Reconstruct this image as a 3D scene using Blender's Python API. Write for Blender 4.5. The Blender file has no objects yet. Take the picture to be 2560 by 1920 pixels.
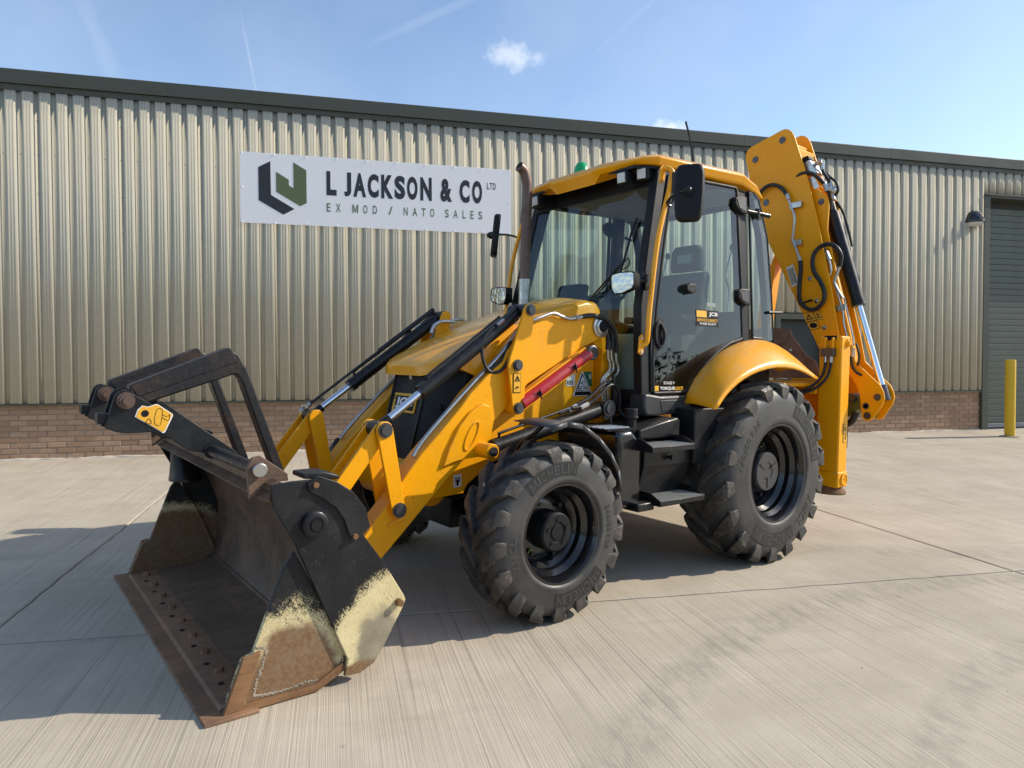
import bpy, bmesh, math, random
from mathutils import Vector, Matrix
random.seed(7)
R = math.radians
scene = bpy.context.scene
COL = scene.collection

# ------------------------------------------------------------------ camera, sky, sun, exposure
cam_d = bpy.data.cameras.new('camera'); cam = bpy.data.objects.new('camera', cam_d); COL.objects.link(cam)
cam_d.sensor_width = 36.0; cam_d.lens = 24.251; cam_d.clip_start = 0.05; cam_d.clip_end = 3000
YAW, PITCH, ROLL = 0.65856, -0.03254, 0.01906
cf = Vector((math.sin(YAW)*math.cos(PITCH), math.cos(YAW)*math.cos(PITCH), math.sin(PITCH)))
cr = Vector((math.cos(YAW), -math.sin(YAW), 0)); cu = cr.cross(cf)
cr2 = math.cos(ROLL)*cr + math.sin(ROLL)*cu; cu2 = -math.sin(ROLL)*cr + math.cos(ROLL)*cu
cm = Matrix((cr2, cu2, -cf)).transposed().to_4x4(); cm.translation = Vector((-2.6456, -4.0765, 1.5013))
cam.matrix_world = cm
scene.camera = cam
scene.view_settings.view_transform = 'Standard'; scene.view_settings.look = 'None'
scene.view_settings.exposure = 0.50; scene.view_settings.gamma = 1.0

SUN = Vector((1.742, -0.928, 1.395)).normalized()      # towards the sun
sd = bpy.data.lights.new('sun', 'SUN'); sd.energy = 3.7; sd.angle = R(0.53); sd.color = (1.0, 0.90, 0.755)
so = bpy.data.objects.new('sun', sd); COL.objects.link(so); so.location = (20, -12, 18)
so.rotation_euler = SUN.to_track_quat('Z', 'Y').to_euler()

def world():
    w = bpy.data.worlds.new('World'); scene.world = w; w.use_nodes = True
    nt = w.node_tree; N = nt.nodes; L = nt.links; N.clear()
    out = N.new('ShaderNodeOutputWorld'); bg = N.new('ShaderNodeBackground'); bg.inputs[1].default_value = 0.15
    sky = N.new('ShaderNodeTexSky'); sky.sky_type = 'NISHITA'; sky.sun_disc = False
    sky.sun_elevation = math.asin(SUN.z); sky.sun_rotation = math.atan2(SUN.x, SUN.y)
    sky.air_density = 1.0; sky.dust_density = 0.55; sky.ozone_density = 2.0
    tc = N.new('ShaderNodeTexCoord')
    def math_(op, a, b=None, c=None):
        n = N.new('ShaderNodeMath'); n.operation = op
        for i, v in enumerate((a, b, c)):
            if v is None: continue
            if isinstance(v, (int, float)): n.inputs[i].default_value = v
            else: L.new(v, n.inputs[i])
        return n.outputs[0]
    def dot(v):
        n = N.new('ShaderNodeVectorMath'); n.operation = 'DOT_PRODUCT'; L.new(nrm, n.inputs[0]); n.inputs[1].default_value = v
        return n.outputs['Value']
    def ss(x, a, b, lo=0.0, hi=1.0):
        n = N.new('ShaderNodeMapRange'); n.interpolation_type = 'SMOOTHSTEP'; L.new(x, n.inputs[0])
        n.inputs[1].default_value = a; n.inputs[2].default_value = b; n.inputs[3].default_value = lo; n.inputs[4].default_value = hi
        return n.outputs[0]
    nm = N.new('ShaderNodeVectorMath'); nm.operation = 'NORMALIZE'; L.new(tc.outputs['Generated'], nm.inputs[0]); nrm = nm.outputs[0]
    def noise(scale, detail=5, rough=0.55):
        n = N.new('ShaderNodeTexNoise'); n.inputs['Scale'].default_value = scale; n.inputs['Detail'].default_value = detail
        n.inputs['Roughness'].default_value = rough; L.new(nrm, n.inputs['Vector']); return n.outputs['Fac']
    F = 1724.5
    def dirp(x, y): return ((x-1280)/F*cr2 - (y-960)/F*cu2 + cf).normalized()
    nz = noise(3.0); nf = noise(22.0, 6, 0.65)
    total = None
    # thin aircraft trails: bands along great circles, between two directions
    for (a, b, wd, st) in (((175, -60), (300, 230), 0.022, 0.20), ((612, 85), (645, 250), 0.004, 0.40), ((1700, -60), (1470, 150), 0.007, 0.15), ((1260, -40), (900, 120), 0.010, 0.09), ((1480, -20), (1290, 250), 0.014, 0.09)):
        da, db = dirp(*a), dirp(*b); pn = da.cross(db).normalized(); mid = (da+db).normalized(); half = da.dot(mid)
        d = math_('ABSOLUTE', dot(pn)); d = math_('ADD', d, math_('MULTIPLY', math_('SUBTRACT', nf, 0.5), wd*0.9))
        band = ss(d, 0.0, wd, 1.0, 0.0)
        ln = ss(dot(mid), half-0.004, half+0.006)
        m = math_('MULTIPLY', math_('MULTIPLY', band, ln), st)
        total = m if total is None else math_('MAXIMUM', total, m)
    # a small cumulus and a second one just above the roof line: wide, soft, torn by noise
    nw = noise(46.0, 6, 0.62)
    for (c, rx, ry, st) in (((1288, 142), 0.042, 0.022, 0.5), ((1672, 322), 0.036, 0.014, 0.6)):
        dd = dirp(*c); ax = cr2 - dd*cr2.dot(dd); ay = cu2 - dd*cu2.dot(dd)
        u = math_('DIVIDE', dot(ax.normalized()), rx); v = math_('DIVIDE', dot(ay.normalized()), ry)
        d = math_('SQRT', math_('ADD', math_('MULTIPLY', u, u), math_('MULTIPLY', v, v)))
        d = math_('ADD', d, math_('MULTIPLY', math_('SUBTRACT', nw, 0.5), 2.1))
        m = math_('MULTIPLY', math_('MULTIPLY', ss(d, 0.05, 1.1, 1.0, 0.0), st), ss(dot(dd), 0.97, 0.985))
        total = math_('MAXIMUM', total, m)
    cir = math_('MULTIPLY', ss(nz, 0.25, 0.80), 0.15)          # faint high veil everywhere
    total = math_('MAXIMUM', total, cir)
    mix = N.new('ShaderNodeMix'); mix.data_type = 'RGBA'; L.new(total, mix.inputs['Factor']); L.new(sky.outputs[0], mix.inputs['A'])
    mix.inputs['B'].default_value = (5.6, 5.8, 6.1, 1)
    L.new(mix.outputs['Result'], bg.inputs[0]); L.new(bg.outputs[0], out.inputs[0])
world()

# ------------------------------------------------------------------ materials
MATS = {}
class NT:
    def __init__(self, name):
        m = bpy.data.materials.new(name); m.use_nodes = True; self.m = m; self.t = m.node_tree; self.N = self.t.nodes; self.L = self.t.links
        self.N.clear(); self.out = self.N.new('ShaderNodeOutputMaterial'); MATS[name] = m
    def bsdf(self, **k):
        b = self.N.new('ShaderNodeBsdfPrincipled'); self.L.new(b.outputs[0], self.out.inputs[0]); self.b = b
        for n, v in k.items(): self.set(b, n.replace('_', ' '), v)
        return b
    def set(self, n, i, v):
        s = n.inputs[i]
        if hasattr(v, 'is_output') or isinstance(v, bpy.types.NodeSocket): self.L.new(v, s)
        elif isinstance(v, tuple) and len(v) == 3 and s.type == 'RGBA': s.default_value = (*v, 1)
        else: s.default_value = v
    def node(self, typ, **k):
        n = self.N.new(typ)
        for a, v in k.items(): setattr(n, a, v)
        return n
    def math(self, op, a, b=None, clamp=False):
        n = self.N.new('ShaderNodeMath'); n.operation = op; n.use_clamp = clamp
        self.set(n, 0, a)
        if b is not None: self.set(n, 1, b)
        return n.outputs[0]
    def noise(self, vec, scale=5.0, detail=4.0, rough=0.55, dist=0.0):
        n = self.N.new('ShaderNodeTexNoise'); self.L.new(vec, n.inputs['Vector'])
        n.inputs['Scale'].default_value = scale; n.inputs['Detail'].default_value = detail; n.inputs['Roughness'].default_value = rough; n.inputs['Distortion'].default_value = dist
        return n.outputs['Fac']
    def coord(self, kind='Object'): return self.N.new('ShaderNodeTexCoord').outputs[kind]
    def pos(self): return self.N.new('ShaderNodeNewGeometry').outputs['Position']
    def mapping(self, vec, loc=(0,0,0), rot=(0,0,0), scale=(1,1,1)):
        n = self.N.new('ShaderNodeMapping'); self.L.new(vec, n.inputs['Vector'])
        n.inputs['Location'].default_value = loc; n.inputs['Rotation'].default_value = rot; n.inputs['Scale'].default_value = scale
        return n.outputs[0]
    def ramp(self, x, a, b, lo=0.0, hi=1.0, smooth=True):
        n = self.N.new('ShaderNodeMapRange'); n.interpolation_type = 'SMOOTHSTEP' if smooth else 'LINEAR'; self.set(n, 0, x)
        for i, v in zip((1, 2, 3, 4), (a, b, lo, hi)): n.inputs[i].default_value = v
        return n.outputs[0]
    def mix(self, f, a, b, mode='MIX'):
        n = self.N.new('ShaderNodeMix'); n.data_type = 'RGBA'; n.blend_type = mode
        self.set(n, 'Factor', f)
        for i, v in (('A', a), ('B', b)):
            s = n.inputs[i] if False else [q for q in n.inputs if q.name == i and q.type == 'RGBA'][0]
            if isinstance(v, bpy.types.NodeSocket): self.L.new(v, s)
            else: s.default_value = (*v, 1)
        return [q for q in n.outputs if q.type == 'RGBA'][0]
    def bump(self, h, strength=0.3, dist=0.01):
        n = self.N.new('ShaderNodeBump'); n.inputs['Strength'].default_value = strength; n.inputs['Distance'].default_value = dist
        self.L.new(h, n.inputs['Height']); self.L.new(n.outputs[0], self.b.inputs['Normal'])
    def sep(self, vec):
        n = self.N.new('ShaderNodeSeparateXYZ'); self.L.new(vec, n.inputs[0]); return n.outputs

def paint(name, col, rough=0.35, coat=0.0, metal=0.0, dirt=0.15, dirtcol=(0.25, 0.2, 0.14), scale=4.0, spec=0.5, scratch=0.0, bump=0.0, dust=0.0, chips=0.0, wavy=0.0):
    t = NT(name); t.bsdf(Metallic=metal); v = t.coord()
    n = t.noise(v, scale, 6, 0.62); n2 = t.noise(v, scale*9, 3, 0.6)
    f = t.math('MULTIPLY', t.ramp(n, 0.45, 0.8), dirt)
    c = t.mix(f, col, dirtcol)
    c = t.mix(t.math('MULTIPLY', t.ramp(n2, 0.3, 0.7), 0.10), c, tuple(min(1, q*0.75) for q in col))
    if scratch:
        s = t.noise(t.mapping(t.mapping(v, rot=(0.5, 0.7, 0.3)), scale=(4, 60, 9)), 6, 3, 0.7)
        c = t.mix(t.math('MULTIPLY', t.ramp(s, 0.62, 0.72), scratch), c, (0.32, 0.30, 0.27))
    if dust:
        g = t.node('ShaderNodeNewGeometry'); up = t.ramp(t.sep(g.outputs['Normal'])[2], 0.3, 0.95)
        d = t.math('MULTIPLY', t.math('MULTIPLY', up, t.ramp(t.noise(v, scale*4, 6, 0.7), 0.3, 0.7)), dust); c = t.mix(d, c, (0.36, 0.31, 0.24))
        sm = t.noise(t.mapping(v, scale=(3, 3, 0.7)), scale*2.2, 5, 0.7); c = t.mix(t.math('MULTIPLY', t.ramp(sm, 0.56, 0.74), dust*0.7), c, (0.30, 0.22, 0.12))
    if chips:
        ch = t.noise(v, 95, 2, 0.5); big_ = t.noise(v, 5.5, 3, 0.6)
        c = t.mix(t.math('MULTIPLY', t.math('MULTIPLY', t.ramp(ch, 0.66, 0.70), t.ramp(big_, 0.45, 0.6)), chips), c, (0.05, 0.035, 0.025))
    t.set(t.b, 'Base Color', c)
    t.set(t.b, 'Roughness', t.ramp(n, 0.3, 0.75, rough-0.05, min(1, rough+0.16)))
    t.b.inputs['Coat Weight'].default_value = coat; t.b.inputs['Coat Roughness'].default_value = 0.12
    t.b.inputs['Specular IOR Level'].default_value = spec
    if bump: t.bump(n2, bump, 0.003)
    elif wavy: t.bump(t.noise(v, 2.6, 2, 0.4), wavy, 0.02)
    return t.m

YEL = (0.90, 0.388, 0.001)
paint('yellow_paint', YEL, 0.40, 0.02, spec=0.28, dirt=0.16, dirtcol=(0.46, 0.22, 0.02), scale=3.0, dust=0.32, chips=0.75, wavy=0.12)
paint('yellow_gloss', YEL, 0.26, 0.22, spec=0.4, dirt=0.12, dirtcol=(0.46, 0.22, 0.02), scale=2.5, dust=0.22, wavy=0.14)
paint('black_paint', (0.007, 0.0075, 0.009), 0.33, 0.08, dirt=0.22, dirtcol=(0.03, 0.028, 0.026), scale=5, spec=0.32, dust=0.10)
paint('black_gloss', (0.008, 0.008, 0.009), 0.16, 0.5, dirt=0.12, dirtcol=(0.03, 0.028, 0.026), scale=5)
paint('black_plastic', (0.008, 0.0085, 0.0095), 0.48, dirt=0.3, dirtcol=(0.025, 0.025, 0.025), scale=6, bump=0.06, spec=0.28)
paint('grey_plastic', (0.032, 0.034, 0.038), 0.45, dirt=0.3, dirtcol=(0.08, 0.078, 0.075), scale=6, bump=0.05)
paint('hose_rubber', (0.012, 0.012, 0.013), 0.42, dirt=0.3, dirtcol=(0.05, 0.05, 0.05), scale=20)
paint('chrome', (0.80, 0.82, 0.84), 0.09, metal=1.0, dirt=0.1, dirtcol=(0.4, 0.38, 0.35), scale=15)
paint('zinc', (0.52, 0.51, 0.48), 0.32, metal=1.0, dirt=0.4, dirtcol=(0.22, 0.2, 0.17), scale=18)
paint('pin_steel', (0.10, 0.10, 0.105), 0.35, metal=0.7, dirt=0.5, dirtcol=(0.06, 0.05, 0.045), scale=25)
paint('red_paint', (0.42, 0.012, 0.02), 0.3, 0.3, dirt=0.2, dirtcol=(0.2, 0.02, 0.02), scale=6)
paint('beacon_green', (0.0, 0.36, 0.11), 0.18, 0.3, dirt=0.0)
paint('lime_green', (0.25, 0.34, 0.06), 0.45, dirt=0.3, dirtcol=(0.1, 0.1, 0.05))
paint('olive_green', (0.13, 0.15, 0.03), 0.5, dirt=0.3, dirtcol=(0.1, 0.1, 0.05))
paint('exhaust_steel', (0.15, 0.10, 0.08), 0.42, metal=0.5, dirt=0.8, dirtcol=(0.10, 0.058, 0.042), scale=7)
paint('sticker_white', (0.75, 0.75, 0.74), 0.4, dirt=0.12)
paint('sticker_yellow', (0.80, 0.42, 0.03), 0.35, dirt=0.1, dirtcol=(0.4, 0.2, 0.05))
paint('sticker_green', (0.01, 0.13, 0.07), 0.4, dirt=0.1)
paint('ink_black', (0.010, 0.010, 0.012), 0.6, dirt=0.0, spec=0.2)
paint('ink_white', (0.72, 0.72, 0.72), 0.4, dirt=0.0)
paint('ink_grey', (0.22, 0.23, 0.25), 0.45, dirt=0.0)
paint('ink_yellow', (0.75, 0.40, 0.02), 0.4, dirt=0.0)
paint('seat_fabric', (0.03, 0.032, 0.036), 0.8, dirt=0.2, dirtcol=(0.06, 0.06, 0.06), scale=10)
paint('headlining', (0.16, 0.16, 0.155), 0.8, dirt=0.1, dirtcol=(0.1, 0.1, 0.1))
paint('panel_grey', (0.22, 0.27, 0.25), 0.5, dirt=0.1, dirtcol=(0.15, 0.16, 0.15))
paint('mirror_silver', (0.85, 0.86, 0.87), 0.03, metal=1.0, dirt=0.0)

def rubber():
    t = NT('tyre_rubber'); t.bsdf(); v = t.coord()
    n = t.noise(v, 6, 6, 0.65); n2 = t.noise(v, 60, 3, 0.6)
    c = t.mix(t.ramp(n, 0.35, 0.75), (0.020, 0.020, 0.020), (0.060, 0.052, 0.043))
    gx = t.N.new('ShaderNodeNewGeometry')
    s = t.noise(t.mapping(v, scale=(1, 1, 1)), 14, 6, 0.75)
    c = t.mix(t.math('MULTIPLY', t.ramp(s, 0.46, 0.70), 0.7), c, (0.135, 0.112, 0.084))
    t.set(t.b, 'Base Color', c); t.set(t.b, 'Roughness', t.ramp(n2, 0.3, 0.7, 0.50, 0.78)); t.bump(n2, 0.12, 0.002)
rubber()
def sidewall():
    t = NT('tyre_sidewall'); t.bsdf(); v = t.coord()
    n = t.noise(v, 5, 5, 0.6); n2 = t.noise(v, 90, 2, 0.6)
    c = t.mix(t.ramp(n, 0.3, 0.75), (0.030, 0.030, 0.031), (0.064, 0.060, 0.054))
    t.set(t.b, 'Base Color', c); t.set(t.b, 'Roughness', t.ramp(n, 0.3, 0.7, 0.42, 0.62)); t.bump(n2, 0.06, 0.001)
sidewall()
paint('tyre_letter', (0.040, 0.039, 0.037), 0.5, dirt=0.4, dirtcol=(0.03, 0.03, 0.03), scale=30)
paint('tyre_panel', (0.010, 0.010, 0.011), 0.6, dirt=0.4, dirtcol=(0.03, 0.03, 0.03), scale=30)

def glass(name, tint, refl=0.05):
    t = NT(name)
    tr = t.node('ShaderNodeBsdfTransparent'); tr.inputs[0].default_value = (*tint, 1)
    gl = t.node('ShaderNodeBsdfGlossy'); gl.inputs['Roughness'].default_value = 0.015; gl.inputs['Color'].default_value = (0.9, 0.95, 0.97, 1)
    fr = t.node('ShaderNodeFresnel'); fr.inputs[0].default_value = 1.5
    ge = t.node('ShaderNodeNewGeometry')         # the rear face of a pane adds no second, stronger mirror image
    mx = t.node('ShaderNodeMixShader'); t.L.new(t.math('MULTIPLY', t.math('ADD', t.math('MULTIPLY', fr.outputs[0], 1.0), refl, clamp=True), t.math('SUBTRACT', 1.0, ge.outputs['Backfacing'])), mx.inputs[0])
    t.L.new(tr.outputs[0], mx.inputs[1]); t.L.new(gl.outputs[0], mx.inputs[2]); t.L.new(mx.outputs[0], t.out.inputs[0])
glass('cab_glass', (0.865, 0.925, 0.91), 0.0)
glass('lens_clear', (0.93, 0.94, 0.95), 0.04)
def reflector():
    t = NT('lamp_reflector'); t.bsdf(Metallic=1.0, Roughness=0.12); v = t.coord()
    w = t.node('ShaderNodeTexVoronoi'); t.L.new(v, w.inputs['Vector']); w.inputs['Scale'].default_value = 28
    t.set(t.b, 'Base Color', (0.55, 0.52, 0.48)); t.bump(w.outputs['Distance'], 0.35, 0.006)
reflector()
paint('lens_frost', (0.55, 0.55, 0.53), 0.25, 0.4, dirt=0.1)

def rust(name, dark=(0.030, 0.018, 0.012), lite=(0.13, 0.062, 0.026), mix=0.5, rough=0.55):
    t = NT(name); t.bsdf(); v = t.coord()
    n = t.noise(v, 5, 7, 0.68, 0.4); n2 = t.noise(v, 45, 4, 0.7); st = t.noise(t.mapping(v, scale=(2, 22, 22)), 3, 4, 0.6)
    c = t.mix(t.ramp(n, mix-0.2, mix+0.2), dark, lite)
    c = t.mix(t.math('MULTIPLY', t.ramp(st, 0.45, 0.7), 0.5), c, tuple(q*0.6 for q in dark))
    c = t.mix(t.math('MULTIPLY', t.ramp(n2, 0.5, 0.75), 0.35), c, lite)
    t.set(t.b, 'Base Color', c); t.set(t.b, 'Roughness', t.ramp(n2, 0.3, 0.7, rough-0.1, rough+0.2)); t.b.inputs['Specular IOR Level'].default_value = 0.35
    t.bump(n2, 0.25, 0.003)
rust('bucket_inner', (0.085, 0.057, 0.041), (0.18, 0.115, 0.073), 0.52, 0.5)
rust('bucket_floor', (0.13, 0.094, 0.066), (0.24, 0.15, 0.092), 0.55, 0.42)
rust('cutting_edge', (0.17, 0.098, 0.06), (0.29, 0.165, 0.093), 0.5, 0.55)
rust('rust_orange', (0.13, 0.066, 0.030), (0.25, 0.135, 0.062), 0.5, 0.75)
rust('dig_bucket', (0.20, 0.125, 0.09), (0.36, 0.235, 0.17), 0.5, 0.55)
rust('fork_steel', (0.012, 0.013, 0.015), (0.075, 0.045, 0.03), 0.66, 0.42)

def worn(name, spots, base=(0.009, 0.010, 0.012)):
    """black paint worn through to cream primer and then to bare rusty plate; spots: (cx, cz, rx, rz, kind, strength)"""
    t = NT(name); t.bsdf(); v = t.coord()
    n = t.noise(v, 7, 8, 0.72); s1 = t.noise(t.mapping(t.mapping(v, rot=(0, 0.75, 0)), scale=(210, 3, 26)), 1.0, 5, 0.7)
    s2 = t.noise(t.mapping(t.mapping(v, rot=(0, -0.45, 0)), scale=(210, 3, 30)), 1.0, 5, 0.7); nf = t.noise(v, 55, 4, 0.7)
    scr = t.math('MAXIMUM', s1, s2)
    jag = t.math('ADD', t.math('MULTIPLY', t.math('SUBTRACT', n, 0.5), 0.9), t.math('MULTIPLY', t.math('SUBTRACT', scr, 0.58), -1.15))
    xyz = t.sep(v)
    def field(cx, cz, rx, rz):
        a = t.math('DIVIDE', t.math('SUBTRACT', xyz[0], cx), rx); b = t.math('DIVIDE', t.math('SUBTRACT', xyz[2], cz), rz)
        return t.math('SQRT', t.math('ADD', t.math('MULTIPLY', a, a), t.math('MULTIPLY', b, b)))
    dust = t.ramp(nf, 0.62, 0.75)
    c = t.mix(t.math('MULTIPLY', dust, 0.25), base, (0.07, 0.07, 0.07))
    c = t.mix(t.math('MULTIPLY', t.ramp(scr, 0.64, 0.70), 0.5), c, (0.15, 0.15, 0.14)); dz = t.noise(v, 3.2, 6, 0.7); c = t.mix(t.math('MULTIPLY', t.ramp(dz, 0.42, 0.75), 0.30), c, (0.075, 0.072, 0.066))
    met = None
    cream = t.mix(t.ramp(n, 0.3, 0.7), (0.58, 0.49, 0.26), (0.68, 0.59, 0.34)); cream = t.mix(t.math('MULTIPLY', t.ramp(nf, 0.5, 0.75), 0.35), cream, (0.40, 0.32, 0.18))
    cream = t.mix(t.math('MULTIPLY', t.ramp(scr, 0.60, 0.66), 0.65), cream, (0.045, 0.045, 0.045))
    rusty = t.mix(t.ramp(nf, 0.3, 0.7), (0.15, 0.085, 0.042), (0.235, 0.145, 0.078)); rusty = t.mix(t.math('MULTIPLY', t.ramp(n, 0.45, 0.7), 0.6), rusty, (0.20, 0.165, 0.12))
    bare = t.mix(t.ramp(n, 0.3, 0.75), (0.21, 0.185, 0.13), (0.33, 0.29, 0.20))
    for (cx, cz, rx, rz, kind) in spots:
        d = field(cx, cz, rx, rz)
        if kind == 'cream': dd = t.math('ADD', t.math('ADD', d, jag), t.math('MULTIPLY', t.math('SUBTRACT', t.noise(v, 130, 3, 0.7), 0.5), 0.7)); c = t.mix(t.ramp(dd, 0.80, 1.08, 1, 0), c, cream)
        elif kind == 'rust': dd = t.math('ADD', d, t.math('MULTIPLY', t.math('SUBTRACT', n, 0.5), 0.5)); c = t.mix(t.ramp(dd, 0.85, 1.05, 1, 0), c, rusty)
        else: dd = t.math('ADD', d, t.math('MULTIPLY', t.math('SUBTRACT', n, 0.5), 0.9)); c = t.mix(t.ramp(dd, 0.7, 1.1, 1, 0), c, bare)
    t.set(t.b, 'Base Color', c); t.set(t.b, 'Roughness', t.ramp(n, 0.3, 0.75, 0.36, 0.58)); t.b.inputs['Specular IOR Level'].default_value = 0.3; t.bump(nf, 0.1, 0.002)
worn('worn_rear_plate', [(-1.10, 0.345, 0.19, 0.15, 'cream'), (-1.30, 0.17, 0.10, 0.20, 'cream'), (-1.22, 0.28, 0.12, 0.13, 'cream'), (-1.15, 0.16, 0.13, 0.17, 'bare'), (-1.22, 0.0, 0.26, 0.10, 'rust')])
worn('worn_jaw_plate', [(-1.57, 0.08, 0.27, 0.36, 'cream'), (-1.46, 0.12, 0.16, 0.26, 'cream'), (-1.55, 0.02, 0.225, 0.335, 'rust')])
worn('worn_far_plate', [(-1.62, 0.30, 0.36, 0.20, 'cream'), (-1.62, 0.16, 0.5, 0.28, 'rust')])
worn('worn_black', [])

def concrete():
    t = NT('brushed_concrete'); t.bsdf(); p = t.pos()
    A = math.atan2(-0.39590, 0.91808)
    v = t.mapping(p, rot=(0, 0, -A))         # x runs along the wall, y away from it
    lines = t.noise(t.mapping(v, scale=(85, 0.45, 1)), 1.0, 2, 0.5, 0.12)
    fine = t.noise(t.mapping(v, scale=(230, 1.3, 1)), 1.0, 2, 0.5, 0.1)
    big = t.noise(v, 0.45, 5, 0.6); mid = t.noise(v, 2.2, 6, 0.65); sp = t.noise(v, 90, 3, 0.6)
    band = t.noise(t.mapping(v, scale=(0.5, 3.2, 1)), 1.1, 5, 0.62, 0.6)
    c = t.mix(t.ramp(mid, 0.3, 0.72), (0.435, 0.380, 0.295), (0.515, 0.456, 0.360))
    c = t.mix(t.math('MULTIPLY', t.ramp(big, 0.45, 0.68), 0.45), c, (0.36, 0.318, 0.245))
    c = t.mix(t.math('MULTIPLY', t.ramp(band, 0.55, 0.72), 0.36), c, (0.30, 0.272, 0.222))
    c = t.mix(t.math('MULTIPLY', t.ramp(lines, 0.595, 0.66), 0.55), c, (0.215, 0.192, 0.158))
    c = t.mix(t.math('MULTIPLY', t.ramp(fine, 0.40, 0.60, 1, 0), 0.22), c, (0.25, 0.218, 0.175))
    # tyre marks: faint arcs
    xyz = t.sep(p)
    for (cx, cy, r, w, st) in ((1.2, -6.1, 4.25, 0.17, 0.45), (1.4, -6.5, 3.65, 0.13, 0.38), (6.0, 1.5, 4.1, 0.2, 0.3), (-2.4, -6.6, 3.9, 0.12, 0.35)):
        a = t.math('SUBTRACT', xyz[0], cx); b = t.math('SUBTRACT', xyz[1], cy)
        d = t.math('SUBTRACT', t.math('SQRT', t.math('ADD', t.math('MULTIPLY', a, a), t.math('MULTIPLY', b, b))), r)
        m = t.ramp(t.math('ABSOLUTE', d), w*0.35, w, 1, 0)
        m = t.math('MULTIPLY', m, t.ramp(t.noise(t.mapping(v, scale=(5, 1.6, 1)), 3, 5, 0.7), 0.36, 0.66)); c = t.mix(t.math('MULTIPLY', m, st), c, (0.205, 0.19, 0.163))
    spots = t.noise(v, 7, 2, 0.4); c = t.mix(t.math('MULTIPLY', t.ramp(spots, 0.76, 0.80), 0.5), c, (0.14, 0.13, 0.12))
    c = t.mix(t.math('MULTIPLY', t.ramp(sp, 0.55, 0.72), 0.14), c, (0.55, 0.52, 0.47))
    t.set(t.b, 'Base Color', c); t.b.inputs['Roughness'].default_value = 0.88; t.b.inputs['Specular IOR Level'].default_value = 0.25
    h = t.math('ADD', t.math('MULTIPLY', lines, 0.9), t.math('ADD', t.math('MULTIPLY', fine, 0.55), t.math('MULTIPLY', sp, 0.25)))
    t.bump(h, 0.5, 0.006)
concrete()
paint('joint_filler', (0.10, 0.095, 0.088), 0.85, dirt=0.5, dirtcol=(0.2, 0.19, 0.17), scale=12)
paint('cladding_goosewing', (0.475, 0.445, 0.352), 0.85, spec=0.0, dirt=0.22, dirtcol=(0.33, 0.29, 0.21), scale=1.2)
paint('trim_green', (0.062, 0.067, 0.048), 0.5, dirt=0.15, dirtcol=(0.10, 0.10, 0.085), scale=2)
paint('shutter_green', (0.092, 0.108, 0.082), 0.5, dirt=0.2, dirtcol=(0.11, 0.12, 0.10), scale=2)
paint('dark_steel', (0.06, 0.055, 0.048), 0.6, dirt=0.2)
paint('galvanised', (0.42, 0.42, 0.40), 0.5, metal=0.15, dirt=0.4, dirtcol=(0.2, 0.19, 0.17), scale=20)
paint('dark_void', (0.01, 0.011, 0.010), 0.9, dirt=0.0)
paint('mortar', (0.30, 0.255, 0.20), 0.9, dirt=0.4, dirtcol=(0.2, 0.17, 0.14), scale=10)
paint('bollard_yellow', (0.66, 0.41, 0.012), 0.5, dirt=0.2, dirtcol=(0.3, 0.24, 0.08), scale=5)
paint('sign_white', (0.90, 0.89, 0.88), 0.35, dirt=0.08, dirtcol=(0.55, 0.55, 0.56), scale=2)
paint('sign_ink', (0.020, 0.022, 0.027), 0.4, dirt=0.0)
paint('sign_green', (0.115, 0.145, 0.062), 0.4, dirt=0.0)
paint('rubber_seal', (0.25, 0.26, 0.26), 0.5, dirt=0.2)
def brickmat():
    t = NT('buff_brick'); t.bsdf(); v = t.coord()
    oi = t.node('ShaderNodeObjectInfo'); ge = t.node('ShaderNodeNewGeometry')
    r = t.math('FRACT', t.math('ADD', oi.outputs['Random'], t.math('MULTIPLY', ge.outputs['Random Per Island'], 7.3)))
    n = t.noise(v, 30, 5, 0.65); n2 = t.noise(v, 220, 3, 0.6)
    c = t.mix(r, (0.335, 0.205, 0.120), (0.47, 0.305, 0.195)); c = t.mix(t.math('MULTIPLY', t.ramp(n, 0.4, 0.7), 0.4), c, (0.31, 0.20, 0.125))
    t.set(t.b, 'Base Color', c); t.b.inputs['Roughness'].default_value = 0.9; t.bump(t.math('ADD', n, n2), 0.25, 0.004)
brickmat()

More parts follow.
